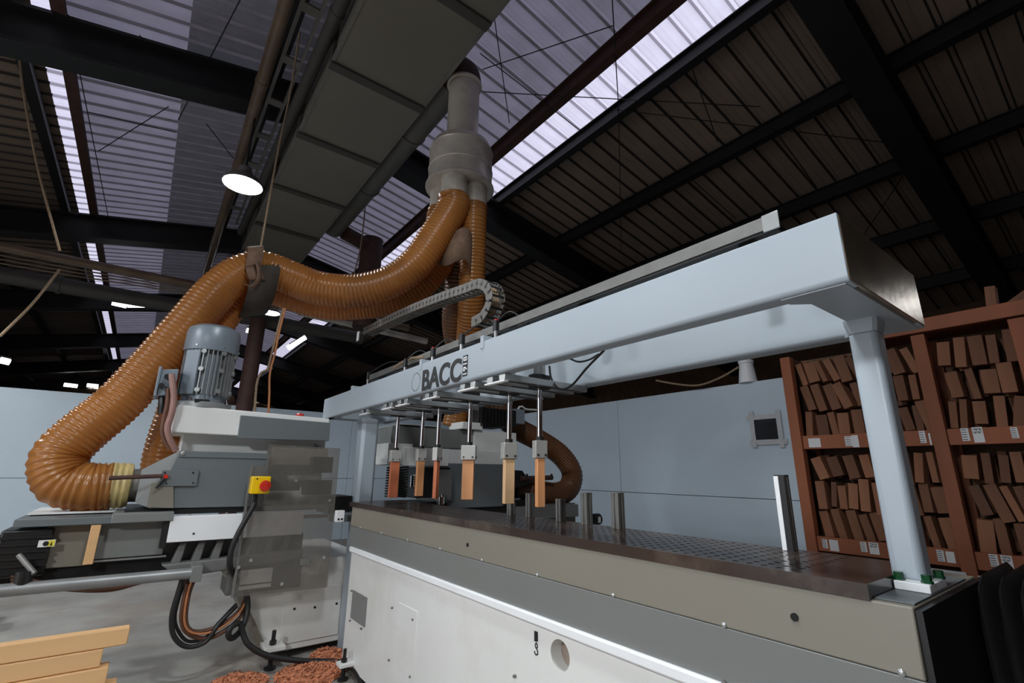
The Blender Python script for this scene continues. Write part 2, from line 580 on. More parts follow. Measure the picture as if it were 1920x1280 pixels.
# ---- partition walls of pale panels
wr = thing('wall_back', (XW, 5.6, FL), 'pale blue grey panel partition behind the work table', None, None, 'structure')
SEAM = -0.25
ys = [2.0, 4.6, 7.2, YW]
for i in range(3):
    for z0, z1 in ((FL, SEAM - 0.003), (SEAM + 0.003, WTOP)):
        B(XW, XW + 0.08, ys[i] + 0.003, ys[i + 1] - 0.003, z0, z1).build('panel', 'wall_panel', wr, bevel=0.004)
wl2 = thing('wall_partition', (0, YW, FL), 'pale blue grey panel partition behind the left machining head', None, None, 'structure')
xs = [XMIN + .1, -4.4, -1.9, 0.6, 3.1, XW]
for i in range(5):
    for z0, z1 in ((FL, -0.15), (-0.144, WTOP)):
        B(xs[i] + 0.003, xs[i + 1] - 0.003, YW, YW + 0.08, z0, z1).build('panel', 'wall_panel', wl2, bevel=0.004)
# hatch window taped into the partition
win = thing('window_1', (XW, 2.54, 0.3), 'small square dark window taped into the pale partition', None, None, 'structure')
ya, yb, za, zb = 2.38, 2.66, 0.35, 0.61
B(XW - 0.012, XW, ya, yb, za, zb).build('pane', 'window_dark', win)
for nm, a in (('tape_strip', (ya - 0.06, yb + 0.05, za - 0.035, za + 0.02)), ('tape_strip', (ya - 0.03, yb + 0.06, zb - 0.02, zb + 0.03)),
              ('tape_strip', (ya - 0.03, ya + 0.02, za - 0.07, zb + 0.07)), ('tape_strip', (yb - 0.02, yb + 0.03, za - 0.06, zb + 0.08))):
    kx = 0.0015 * len(win.children)
    B(XW - 0.016 - kx, XW - 0.015 - kx + (0.005 if kx < 0.002 else 0.0005), *a).build(nm, 'tape', win)

# ================================================================== MACHINE BED
XT = 1.2
TT = -0.2076                     # table top
YN, YF = 0.335, 3.36             # near and far end of the bed
bed = thing('machine_bed', (1.45, 1.9, FL), 'long white and grey machine bed carrying the dark perforated work table', 'machine bed')
B(XT + 0.06, 1.80, YN + 0.01, YF - 0.03, FL + 0.05, -0.49).build('bed_body', 'well_grey', bed)
hc = at(1050, 1228, X=XT + 0.012)
fp_ = MB()
S_, HR = 0.08, 0.046
xa, xb = XT + 0.012, XT + 0.06
fp_.box(xa, xb, YN + 0.01, hc.y - S_, FL + 0.05, -0.49)
fp_.box(xa, xb, hc.y + S_, YF - 0.03, FL + 0.05, -0.49)
fp_.box(xa, xb, hc.y - S_, hc.y + S_, hc.z + S_, -0.49)
fp_.box(xa, xb, hc.y - S_, hc.y + S_, FL + 0.05, hc.z - S_)
ring = [(math.cos(2 * math.pi * k / 32), math.sin(2 * math.pi * k / 32)) for k in range(32)]
sq = [(c / max(abs(c), abs(d)), d / max(abs(c), abs(d))) for c, d in ring]
vs = [(xa, hc.y + S_ * c, hc.z + S_ * d) for c, d in sq] + [(xa, hc.y + HR * c, hc.z + HR * d) for c, d in ring] + [(xb, hc.y + HR * c, hc.z + HR * d) for c, d in ring]
fp_.add(vs, [(k, (k + 1) % 32, (k + 1) % 32 + 32, k + 32) for k in range(32)] + [(k + 32, (k + 1) % 32 + 32, (k + 1) % 32 + 64, k + 64) for k in range(32)])
fp_.build('front_panel', 'paint_white', bed)
B(XT - 0.004, XT + 0.03, YN, YF - 0.02, -0.515, -0.483).build('bed_lip', 'paint_bright', bed, bevel=0.006)
MB().prism([(XT, -0.237), (XT + 0.5, -0.237), (XT + 0.5, -0.357), (XT - 0.004, -0.357)], 'y', YN, YF).build('upper_panel', 'paint_warm', bed, bevel=0.003)
MB().prism([(XT - 0.004, -0.358), (XT + 0.5, -0.358), (XT + 0.5, -0.484), (XT + 0.008, -0.484)], 'y', YN, YF).build('lower_panel', 'paint_grey', bed, bevel=0.002)
B(XT + 0.03, 1.70, YF, YF + 0.02, -0.5, -0.24).build('end_plate', 'paint_dgrey', bed, bevel=0.003)

# perforated table plate: every cell carries a sunk round hole
def perforated(x0, x1, y0, y1, zt, nx, ny, r, depth):
    mb = MB()
    dx, dy = (x1 - x0) / nx, (y1 - y0) / ny
    for j in range(ny):
        for i in range(nx):
            cx, cy = x0 + (i + .5) * dx, y0 + (j + .5) * dy
            ex, ey = dx / 2, dy / 2
            outer = [(cx + ex, cy), (cx + ex, cy + ey), (cx, cy + ey), (cx - ex, cy + ey), (cx - ex, cy), (cx - ex, cy - ey), (cx, cy - ey), (cx + ex, cy - ey)]
            ring = [(cx + r * math.cos(k * math.pi / 4), cy + r * math.sin(k * math.pi / 4)) for k in range(8)]
            vs = [(a, b, zt) for a, b in outer] + [(a, b, zt) for a, b in ring] + [(a, b, zt - depth) for a, b in ring]
            fs = [(k, (k + 1) % 8, (k + 1) % 8 + 8, k + 8) for k in range(8)] + [(k + 8, (k + 1) % 8 + 8, (k + 1) % 8 + 16, k + 16) for k in range(8)] + [tuple(range(16, 24))]
            mb.add(vs, fs)
    return mb


PX0, PX1, PY0, PY1 = XT - 0.003, 1.565, 0.402, 3.42
tp = B(PX0, PX1, PY0, PY1, TT - 0.031, TT - 0.012).build('table_plate', 'table_plate', bed)
edge = MB()
edge.box(PX0, PX0 + 0.012, PY0, PY1, TT - 0.012, TT)
edge.box(PX1 - 0.012, PX1, PY0, PY1, TT - 0.012, TT)
edge.box(PX0 + 0.012, PX1 - 0.012, PY0, PY0 + 0.13, TT - 0.012, TT)
edge.box(PX0 + 0.012, PX1 - 0.012, PY1 - 0.03, PY1, TT - 0.012, TT)
edge.build('plate_edge', 'table_plate', tp)
tag(perforated(PX0 + 0.012, PX1 - 0.012, PY0 + 0.13, PY1 - 0.03, TT, 10, 82, 0.008, 0.0115).build('hole_field', 'table_plate', tp, smooth=False, fixn=False), None, None, None, 'stuff')

# rivets along the fold, and dark discs drawing the shade of two holes
for p in [(677, 990), (716, 1002), (765, 1017), (827, 1033), (905, 1056), (1009, 1085), (1152, 1122), (1360, 1177), (1693, 1265)]:
    q = at(*p, X=XT)
    q = Vector((XT - 0.004, q.y, -0.352))
    MB().lathe(q, (-1, 0, 0), [(0.0065, 0), (0.0065, 0.002), (0.004, 0.0045), (0.0015, 0.005)], 12).build('rivet', 'alu', bed)
for p in [(878, 1021), (1491, 1156)]:
    q = at(*p, X=XT)
    C((XT - 0.006, q.y, q.z), (XT + 0.01, q.y, q.z), 0.008, n=16).build('hole_disc', 'hole_dark', bed)
# small grey cover plate, screws, access panel, round opening
g0, g1 = at(660, 1106, X=XT), at(681, 1176, X=XT)
B(XT + 0.004, XT + 0.014, g1.y, g0.y, g1.z, g0.z).build('cover_plate', 'paint_grey', bed, bevel=0.001)
for p in [(660, 1107), (683, 1121), (657, 1163), (678, 1178), (736, 1139), (775, 1161), (730, 1237), (770, 1268), (966, 1267), (1360, 1278)]:
    q = at(*p, X=XT + 0.01)
    C((XT + 0.002, q.y, q.z), (XT + 0.014, q.y, q.z), 0.0055, n=10).build('screw', 'alu_dull', bed)
q0, q1 = at(776, 1165, X=XT), at(738, 1272, X=XT)
B(XT + 0.008, XT + 0.013, q0.y - .012, q1.y + 0.02, q1.z - 0.05, q0.z + 0.045).build('access_panel', 'paint_white', bed, bevel=0.0015)
# round opening: a ring and the darker dust-lined well seen inside it
# lifting hook symbol: a slotted link with a small hook under it
hk = at(1005, 1205, X=XT + 0.01)
def flat(pts, w):
    """thin printed stroke on the bed side"""
    m_ = MB()
    m_.tube([(XT + 0.0125, hk.y + a * 1.5, hk.z + b * 1.5) for a, b in pts], w * 1.5, 6)
    return m_
flat([(0, 0.024), (0, 0.004)], 0.0062).build('hook_symbol', 'black_ink', bed)
flat([(0.004 * math.cos(a), -0.006 + 0.005 * math.sin(a)) for a in [math.pi * 2 * k / 12 for k in range(13)]], 0.0019).build('hook_symbol', 'black_ink', bed)
flat([(0.0, -0.011), (-0.005, -0.016), (-0.005, -0.022), (0.001, -0.025), (0.006, -0.022), (0.006, -0.018)], 0.002).build('hook_symbol', 'black_ink', bed)
# levelling feet
for x, y in ((1.17, 3.16), (1.17, 0.6)):
    ft = B(x - 0.04, x + 0.05, y - 0.04, y + 0.04, FL + 0.075, FL + 0.095).build('foot_bracket', 'paint_white', bed, bevel=0.003)
    MB().lathe((x - 0.005, y, FL), (0, 0, 1), [(0.03, 0), (0.03, 0.012), (0.012, 0.02), (0.012, 0.06), (0.022, 0.062), (0.022, 0.075)], 12).build('foot', 'black_plastic', ft)
    MB().lathe((x - 0.005, y, FL + 0.095), (0, 0, 1), [(0.017, 0), (0.017, 0.02), (0.01, 0.021), (0.01, 0.07)], 6).build('bolt', 'black_plastic', ft)
# pillar seat, and a black sheet added to darken the bed's end face
B(XT + 0.02, 1.62, YN + 0.002, PY0 - 0.002, -0.236, -0.2335).build('seat_plate', 'paint_dgrey', bed)
B(XT + 0.006, 1.8, YN - 0.012, YN - 0.001, FL + 0.1, -0.242).build('end_dark_sheet', 'black_plastic', bed)

# ================================================================== CLAMP FRAME above the table
XB, XB2 = 1.076, 1.60
ZB, ZBT = 0.38, 0.533
YE, YE2 = 0.303, 3.86
fr = thing('clamp_gantry', (1.35, 2.0, TT), 'pale blue overhead clamp frame on a square pillar above the table, lettered front beam', 'clamp frame')


def channel(x0, x1, y0, y1, open_side, th=0.012):
    """folded beam along Y with rounded lower edges, web on the outside"""
    mb = MB()
    r = 0.012
    xs_, s_ = (x0, 1) if open_side > 0 else (x1, -1)
    w = x1 - x0
    arc = [(xs_ + s_ * (r - r * math.cos(a)), ZB + r - r * math.sin(a)) for a in [math.pi / 2 * k / 5 for k in range(6)]]
    poly = [(xs_, ZBT)] + arc + [(xs_ + s_ * w, ZB), (xs_ + s_ * w, ZB + th), (xs_ + s_ * th, ZB + th * 1.4), (xs_ + s_ * th, ZBT - th), (xs_ + s_ * w, ZBT - th), (xs_ + s_ * w, ZBT)]
    return mb.prism(poly, 'y', y0, y1)


channel(XB, XB + 0.056, YE, YE2, 1).build('front_beam', 'paint_blue', fr, bevel=0.0015)
channel(XB2 - 0.056, XB2, YE, YE2, 1).build('back_beam', 'paint_blue', fr, bevel=0.0015)
# near end beam: closed box with chamfered inner corners and the end plate
B(XB + 0.004, XB2 - 0.004, YE - 0.002, YE + 0.012, ZB + 0.004, ZBT - 0.003).build('end_plate', 'end_metal', fr, bevel=0.002)
MB().prism([(XB + 0.012, YE + 0.01), (XB2 - 0.012, YE + 0.01), (XB2 - 0.012, 0.408), (XB2 - 0.056, 0.47), (XB2 - 0.1, 0.408), (XB + 0.09, 0.408), (XB + 0.056, 0.44), (XB + 0.012, 0.44)], 'z', ZB - 0.002, ZB + 0.011).build('end_flange', 'paint_blue', fr)
B(XB + 0.05, XB2 - 0.05, 0.396, 0.408, ZB + 0.01, ZBT - 0.01).build('end_web', 'paint_blue', fr)
B(XB + 0.012, XB2 - 0.012, YE + 0.01, 0.408, ZBT - 0.014, ZBT - 0.003).build('end_top', 'paint_blue', fr)
B(XB + 0.012, XB2 - 0.012, YE2 - 0.16, YE2, ZB, ZBT - 0.002).build('far_end_beam', 'paint_blue', fr, bevel=0.002)


def pillar(cx, cy, z0, z1, hw, ch):
    def octa(h, c):
        return [(cx - h + c, cy - h), (cx + h - c, cy - h), (cx + h, cy - h + c), (cx + h, cy + h - c), (cx + h - c, cy + h), (cx - h + c, cy + h), (cx - h, cy + h - c), (cx - h, cy - h + c)]
    mb = MB().prism(octa(hw, ch), 'z', z0, z1 - 0.035)
    o = mb.build('pillar', 'paint_blue', fr, bevel=0.006, seg=3)
    # flared collar under the beam
    a, b = octa(hw, ch), octa(hw * 1.16, ch)
    MB().add([(x, y, z1 - 0.036) for x, y in a] + [(x, y, z1 - 0.012) for x, y in b] + [(x, y, z1 + 0.001) for x, y in b],
             [tuple(range(8)), tuple(range(23, 15, -1))] + [(i, (i + 1) % 8, (i + 1) % 8 + 8, i + 8) for i in range(8)] + [(i + 8, (i + 1) % 8 + 8, (i + 1) % 8 + 16, i + 16) for i in range(8)]).build('collar', 'paint_blue', o)
    return o


pl = pillar(1.405, 0.382, TT - 0.008, ZB, 0.031, 0.008)
fp = B(1.340, 1.462, 0.338, 0.400, TT - 0.0255, TT - 0.008).build('foot_plate', 'paint_bright', fr, bevel=0.002)
for x, y in ((1.356, 0.393), (1.360, 0.346), (1.450, 0.346)):
    MB().lathe((x, y, TT - 0.008), (0, 0, 1), [(0.011, 0), (0.011, 0.004), (0.009, 0.005), (0.009, 0.016)], 6).build('bolt', 'green_glass', fp)
pillar(1.36, 3.63, FL, ZB, 0.065, 0.02)

# brand lettering on the front beam
def letters(txt, p_left, p_right, z0, z1, mat, name, bold=0.0, vertical=False, off=0.0):
    me = text_mesh(txt, 1.0, bold)
    xs_ = [v.co.x for v in me.vertices]
    ys_ = [v.co.y for v in me.vertices]
    ax, bx, ay, by = min(xs_), max(xs_), min(ys_), max(ys_)
    for v in me.vertices:
        u, w = (v.co.x - ax) / (bx - ax), (v.co.y - ay) / (by - ay)
        if vertical:
            u, w = 1 - w, u
        y = p_left + (p_right - p_left) * u
        z = z0 + (z1 - z0) * w
        v.co = Vector((XB - 0.0012 - off - (0.0006 if v.co.z > 0 else 0), y, z + H)) - fr.location
    me.materials.clear()
    me.materials.append(MATS[mat])
    o = bpy.data.objects.new(name, me)
    COL.objects.link(o)
    o.parent = fr
    return o


l0, l1 = at(792, 715, X=XB), at(866, 690, X=XB)
lz0 = at(798, 732, X=XB).z
lz1 = at(796, 693.5, X=XB).z
letters('BACC', l0.y, l1.y + 0.003, lz0, lz1, 'black_ink', 'lettering', 0.027)
letters('BACC', l0.y - 0.004, l1.y - 0.001, lz0, lz1, 'black_ink', 'lettering', 0.027, False, 0.0003)
i0, i1 = at(868, 690, X=XB), at(877, 685, X=XB)
izb, izt = at(869, 706, X=XB).z, at(873, 666, X=XB).z
B(XB - 0.0016, XB - 0.0004, i1.y, i0.y, izb, izt).build('lettering_bar', 'black_ink', fr)
letters('1918', i0.y - 0.004, i1.y + 0.004, izb + 0.008, izt - 0.006, 'paint_bright', 'lettering', 0.0, True, 0.0006)
gc = at(780, 716, X=XB)
mb = MB()
gr = 0.047
for k in range(24):
    a = 2 * math.pi * k / 24
    mb.obb((XB - 0.001, gc.y + gr * math.cos(a), gc.z + gr * math.sin(a)), (0.0006, 0, 0), (0, 0.004 * math.cos(a), 0.004 * math.sin(a)), (0, -0.0022 * math.sin(a), 0.0022 * math.cos(a)))
mb.build('gear_emblem', 'paint_dgrey', fr)
# little clips gripping the top edge of the front beam
for p in [(660, 727), (790, 672), (905, 634)]:
    q = at(*p, X=XB)
    B(XB - 0.004, XB + 0.05, q.y - 0.012, q.y + 0.012, ZBT - 0.03, ZBT + 0.025).build('edge_clip', 'paint_blue', fr, bevel=0.001)

# six clamp cylinders with the rails they slide on
RODY = [3.016, 2.650, 2.450, 2.118, 1.777, 1.561]
XR = 1.33
ordn = ['farthest of six, beside the far pillar', 'second of six from the far pillar', 'third of six from the far pillar', 'fourth of six, carrying the wide front-facing block', 'fifth of six, next to the nearest one', 'nearest of six, closest to the near pillar']
for i, y in enumerate(RODY):
    for dy in (-0.043, 0.043):
        rl = B(XB + 0.02, XB2 - 0.04, y + dy - 0.02, y + dy + 0.02, ZB - 0.028, ZB - 0.001).build('slide_rail', 'alu', fr, bevel=0.002)
        B(XB + 0.03, XB2 - 0.05, y + dy - 0.006, y + dy + 0.006, ZB - 0.0295, ZB - 0.02).build('rail_slot', 'black_plastic', rl)
    B(XB + 0.012, XB + 0.035, y - 0.07, y + 0.07, ZB - 0.036, ZB - 0.028).build('rail_clip', 'paint_bright', fr, bevel=0.002)
    cy = thing('clamp_cylinder', (XR, y, 0.1), 'clamp cylinder with polished rod and square jaw, ' + ordn[i], 'clamp', 'clamp cylinders hanging from the overhead frame')
    B(XR - 0.045, XR + 0.045, y - 0.022, y + 0.022, ZB - 0.032, ZB + 0.03).build('mount_block', 'black_plastic', cy, bevel=0.003)
    C((XR, y, ZB + 0.03), (XR, y, 0.575), 0.026, n=20).build('cylinder_body', 'alu', cy)
    C((XR, y, 0.575), (XR, y, 0.603), 0.030, n=20).build('cylinder_cap', 'paint_bright', cy, bevel=0.002)
    C((XR, y, 0.137), (XR, y, ZB - 0.03), 0.0115, n=20).build('rod', 'chrome', cy)
    C((XR, y, 0.125), (XR, y, 0.145), 0.017, n=16).build('rod_nut', 'steel_black', cy)
    hw = [0.036, 0.028, 0.024, 0.037, 0.033, 0.027][i]
    rot = math.atan2(y, XR) + [0.3, 0.35, 0.9, -0.12, 0.4, 0.45][i]
    ux = Vector((math.cos(rot), math.sin(rot), 0))
    uy = Vector((-math.sin(rot), math.cos(rot), 0))
    jb = MB().obb((XR, y, 0.093), ux * hw * 0.7, uy * hw, Vector((0, 0, 0.036))).build('jaw', 'jaw_metal', cy, bevel=0.002)
    for sx in (-1, 1):
        c = Vector((XR, y, 0.07)) - ux * hw * 0.7 + uy * hw * 0.62 * sx
        MB().cyl(c - ux * 0.003, c + ux * 0.002, 0.0045, n=10).build('bolt', 'steel_black', jb)
        c = Vector((XR, y, 0.07)) - uy * hw + ux * hw * 0.4 * sx
        MB().cyl(c - uy * 0.003, c + uy * 0.002, 0.0045, n=10).build('bolt', 'steel_black', jb)
    # workpiece held in the jaw
    wl_ = [0.017, 0.015, 0.012, 0.014, 0.016, 0.014][i]
    wt = [0.028, 0.021, 0.013, 0.029, 0.023, 0.017][i]
    zb = [-0.165, -0.141, -0.144, -0.134, -0.135, -0.136][i]
    lab = ['reddish', 'narrow brown', 'thin reddish', 'two-toned', 'pale', 'orange brown'][i]
    mb = MB().obb((0, 0, (0.057 - zb) / 2), ux * wl_, uy * wt, Vector((0, 0, (0.057 - zb) / 2)))
    w = mb.build('wood_workpiece', ['wood_red', 'wood_work', 'wood_red', 'wood_work', 'wood_pale', 'wood_work'][i], None, bevel=0.002, local=True)
    w.location = (XR, y, zb + H)
    tag(w, '%s wooden block gripped by the clamp, %s' % (lab, ordn[i].split(',')[0]), 'wood block', 'wooden blocks held under the clamps')
# valve and tubing on top of the frame
VALVE = [(930, 612, 0.016), (866, 638, 0.017), (812, 662, 0.016), (760, 682, 0.014), (690, 706, 0.010)]
for k, (px, py, r) in enumerate(VALVE):
    q = at(px, py, X=1.25)
    v = thing('flow_valve', (q.x, q.y, ZBT - 0.02), 'small black flow valve standing on the frame, %s along the front beam' % ['nearest', 'second nearest', 'third nearest', 'fourth nearest', 'farthest'][k], 'valve', 'flow valves on top of the clamp frame')
    C((q.x, q.y, ZBT - 0.02), (q.x, q.y, q.z - 0.012), r * 0.6, n=10).build('stem', 'alu', v)
    C((q.x, q.y, q.z - 0.02), (q.x, q.y, q.z + 0.028), r, n=14).build('valve_body', 'black_plastic', v, bevel=0.001)
    C((q.x, q.y, q.z + 0.028), (q.x, q.y, q.z + 0.034), r * 0.7, n=12).build('valve_cap', 'red_plastic' if k in (0, 2) else 'black_plastic', v)
    a = Vector((q.x, q.y, q.z + 0.02))
    b = Vector((XR, RODY[min(5, 5 - k)] + 0.02, 0.60))
    c = (a + b) / 2 + Vector((0.02, 0.04, 0.09))
    tb = MB().tube(spline([a, a.lerp(c, 0.6) + Vector((0, 0, 0.02)), c, b.lerp(c, 0.5) + Vector((0, 0, 0.01)), b], 0.012), 0.004, 8).build('air_hose', 'black_rubber')
    tag(tb, 'thin black air hose looping from the %s flow valve on the frame' % ['nearest', 'second nearest', 'third nearest', 'fourth nearest', 'farthest'][k], 'hose', 'air hoses on the clamp frame')
def pxs(lst, X=None, Y=None):
    return [at(p[0], p[1], X=(X if X is not None else None) if Y is None else None, Y=Y) for p in lst]


tag(MB().tube(spline([at(740, 690, X=1.3), at(752, 681, X=1.3), at(772, 672, X=1.3), at(795, 670, X=1.3)], 0.01), 0.011, 10).build('cable', 'rope'), 'thick beige conduit arching over the far end of the frame', 'cable')
tag(MB().tube(spline([at(1030, 686, X=1.36), at(1034, 710, X=1.36), at(1050, 729, X=1.36), at(1072, 722, X=1.36), at(1100, 690, X=1.3), at(1132, 657, X=1.2)], 0.01), 0.0045, 8).build('cable', 'black_rubber'),
    'black cable drooping in a loop beneath the overhead frame', 'cable')
tag(MB().tube(spline([at(1068, 672, X=1.4), at(1085, 678, X=1.4), at(1105, 674, X=1.36), at(1122, 664, X=1.28)], 0.01), 0.004, 8).build('cable', 'black_rubber'),
    'short black cable tucked under the inside of the overhead beam', 'cable')

# guide profile above the frame
gp = thing('cable_guide', (1.34, 2.0, 0.56), 'long pale profile running above the clamp frame for the cable chain', 'cable guide')
B(1.30, 1.306, 0.51, 3.6, 0.668, 0.709).build('face_strip', 'alu_dull', gp, bevel=0.001)
B(1.306, 1.40, 0.51, 3.6, 0.66, 0.672).build('channel_floor', 'black_plastic', gp)
B(1.297, 1.303, 0.50, 0.545, 0.660, 0.712).build('end_clip', 'alu', gp, bevel=0.001)
for y in (0.62, 1.3, 2.0, 2.75, 3.4):
    B(1.34, 1.38, y - 0.02, y + 0.02, ZBT - 0.012, 0.661).build('support_bracket', 'steel_black', gp)

# drag chain: upper run, bend and lower run, link by link
ch = thing('cable_chain', (1.45, 2.3, 0.7), 'dusty grey plastic cable chain looping above the clamp frame', 'cable chain')
XC = 1.42
path = [at(688, 622, X=XC), at(760, 588, X=XC), at(830, 560, X=XC), at(880, 543, X=XC), at(905, 534, X=XC), at(921, 541, X=XC), at(927, 560, X=XC), at(922, 580, X=XC), at(910, 598, X=XC), at(893, 606, X=XC)]
sp = spline(path, 0.052)
for i in range(len(sp) - 1):
    c = (sp[i] + sp[i + 1]) / 2
    d = (sp[i + 1] - sp[i])
    L_ = d.length * 0.485
    d.normalize()
    n = Vector((1, 0, 0)).cross(d).normalized()
    lk = MB().obb(c + Vector((-0.032, 0, 0)), (0.004, 0, 0), d * L_, n * 0.031).build('chain_link', 'chain_grey', ch, bevel=0.003)
    MB().cyl(sp[i] + Vector((-0.038, 0, 0)), sp[i] + Vector((-0.034, 0, 0)), 0.009, n=10).build('link_pin', 'steel_black', lk)
    MB().obb(c + Vector((0.05, 0, 0)), (0.004, 0, 0), d * L_, n * 0.031).build('side_plate', 'chain_grey', lk)
    MB().obb(c + n * 0.028 + Vector((0.009, 0, 0)), (0.04, 0, 0), d * L_ * 0.25, n * 0.003).build('crossbar', 'chain_grey', lk)
    MB().obb(c - n * 0.028 + Vector((0.009, 0, 0)), (0.04, 0, 0), d * L_ * 0.25, n * 0.003).build('crossbar', 'black_plastic', lk)
for dx in (0.0, 0.014, 0.028):
    MB().tube([p + Vector((dx, 0, 0)) for p in sp], 0.006, 6).build('inner_cable', 'rope', ch)
q = at(682, 628, X=XC)
B(XC - 0.045, XC - 0.038, q.y - 0.0, q.y + 0.05, q.z - 0.055, q.z + 0.03).build('end_bracket', 'paint_bright', ch)
q = at(712, 700, X=1.45)
tag(MB().prism([(1.44, 0.40), (1.48, 0.40), (1.48, 0.80), (1.46, 0.80)], 'y', 3.30, 3.34).build('support_post', 'paint_white'), 'pointed white upright standing behind the frame under the cable chain', 'post')

# extruded clamp posts standing on the table
POST = [(954, 942, 0.026), (992, 925, 0.026), (1052, 936, 0.026), (1100, 924, 0.028), (1158, 924, 0.030), (1466, 890, 0.024)]
PL = ['grey slotted post standing directly below the pale wooden block', 'grey slotted post just right of the pale wooden block', 'shortest grey slotted post, in front of the brown hose loop', 'tall grey slotted post beside the brown hose loop', 'grey slotted post standing alone before the pale wall', 'tall slotted post near the pillar, shiny on one side and black on the other']
PYB = [2.02, 1.87, 1.655, 1.495, 1.325, 0.690]
for k, (px, py, hw) in enumerate(POST):
    y = PYB[k]
    x = 1.53
    zt = at(px, py, X=x - hw).z if k else -0.146
    hw *= 0.62
    pt = thing('clamp_post', (x, y, TT), PL[k], 'post', 'slotted posts on the table')
    prof_ = [(-1, -1), (-.2, -1), (-.2, -.7), (.2, -.7), (.2, -1), (1, -1), (1, -.2), (.7, -.2), (.7, .2), (1, .2), (1, 1), (.2, 1), (.2, .7), (-.2, .7), (-.2, 1), (-1, 1), (-1, .2), (-.7, .2), (-.7, -.2), (-1, -.2)]
    MB().prism([(x + a * hw, y + b * hw) for a, b in prof_], 'z', TT, zt - 0.003).build('profile', 'alu_dull', pt, bevel=0.001)
    B(x - hw, x + hw, y - hw, y + hw, zt - 0.004, zt).build('end_cap', 'alu_dull' if k < 5 else 'black_plastic', pt)
    if k == 5:
        B(x - hw - 0.004, x - hw, y + hw * 0.1, y + hw, TT, zt - 0.004).build('bright_strip', 'paint_bright', pt, bevel=0.001)
        B(x - hw - 0.003, x - hw, y - hw, y + hw * 0.0, TT, zt - 0.004).build('rubber_strip', 'black_rubber', pt)

# ================================================================== BELLOWS at the near end
bl = thing('bellows', (1.7, 0.0, FL), 'tall black pleated bellows cover at the near end of the bed', 'bellows')
pit = 0.034
for k in range(22):
    y1 = 0.318 - k * pit
    vs = []
    for t, ins in ((0.0, 0.055), (0.18, 0.03), (0.36, 0.006), (0.5, 0.0), (0.64, 0.006), (0.82, 0.03), (1.0, 0.055)):
        y = y1 - pit * t
        zt = TT - 0.008 - ins
        x0, x1 = 1.52 + ins, 1.97 - ins
        vs += [(x0, y, FL + 0.1), (x0, y, zt - 0.07), (x0 + 0.025, y, zt - 0.02), (x0 + 0.08, y, zt), (x1 - 0.08, y, zt), (x1 - 0.025, y, zt - 0.02), (x1, y, zt - 0.07), (x1, y, FL + 0.1)]
    fs = [(i * 8 + j, i * 8 + j + 1, i * 8 + j + 9, i * 8 + j + 8) for i in range(6) for j in range(7)]
    MB().add(vs, fs).build('pleat', 'bellows', bl, angle=50)

# ================================================================== LEFT MACHINING HEAD
YH = 3.70
hd = thing('machining_head', (0.75, 4.1, FL), 'white and grey machining head with a vertical motor at the far end of the table', 'machining head')
MB().prism([(0.50, -0.60), (1.46, -0.60), (1.46, -1.14), (0.86, -1.14), (0.63, -0.74)], 'y', YH, 4.75).build('pedestal', 'paint_white', hd, bevel=0.006)
MB().prism([(0.585, -0.70), (0.625, -0.70), (0.885, -1.165), (0.845, -1.165)], 'y', YH - 0.03, YH + 0.4).build('pedestal_edge', 'paint_warm', hd)
B(0.92, 1.30, YH - 0.006, YH, -1.10, -0.78).build('pedestal_panel', 'paint_white', hd, bevel=0.003)
for p in [(552, 1141), (631, 1131), (543, 1229), (624, 1214), (590, 1138)]:
    q = at(*p, Y=YH - 0.006)
    C((q.x, q.y - 0.004, q.z), (q.x, q.y + 0.002, q.z), 0.008, n=10).build('screw', 'steel_black', hd)
ft = B(0.80, 0.92, 3.52, 3.70, -1.08, -1.055).build('foot_bracket', 'paint_white', hd, bevel=0.003)
MB().lathe((0.855, 3.58, FL), (0, 0, 1), [(0.035, 0), (0.035, 0.014), (0.014, 0.02), (0.014, 0.11)], 12).build('foot', 'black_plastic', ft)
MB().lathe((0.855, 3.58, -1.055), (0, 0, 1), [(0.02, 0), (0.02, 0.025), (0.012, 0.026), (0.012, 0.08)], 6).build('bolt', 'black_plastic', ft)
# column and upper arm
B(0.20, 1.12, 3.86, 4.5, -0.24, 0.24).build('column', 'paint_white', hd, bevel=0.004)
MB().prism([(0.136, 0.392), (1.085, 0.372), (1.09, 0.212), (0.13, 0.216)], 'y', YH, 4.40).build('arm_cover', 'paint_white', hd, bevel=0.008)
MB().prism([(0.492, 0.35), (1.087, 0.34), (1.092, 0.207), (0.496, 0.197)], 'y', YH - 0.02, YH + 0.02).build('arm_panel', 'paint_dgrey', hd, bevel=0.003)
lb = at(598, 836, Y=3.78)
B(1.02, 1.085, 3.84, 3.86, 0.125, 0.19).build('label_plate', 'paper_dusty', hd)
for k, (a, b) in enumerate(((0.03, 0.012), (0.015, 0.03), (0.0, 0.02), (-0.015, 0.03))):
    B(1.035, 1.035 + b, 3.838, 3.84, 0.155 + a, 0.161 + a).build('label_print', 'black_ink', hd)
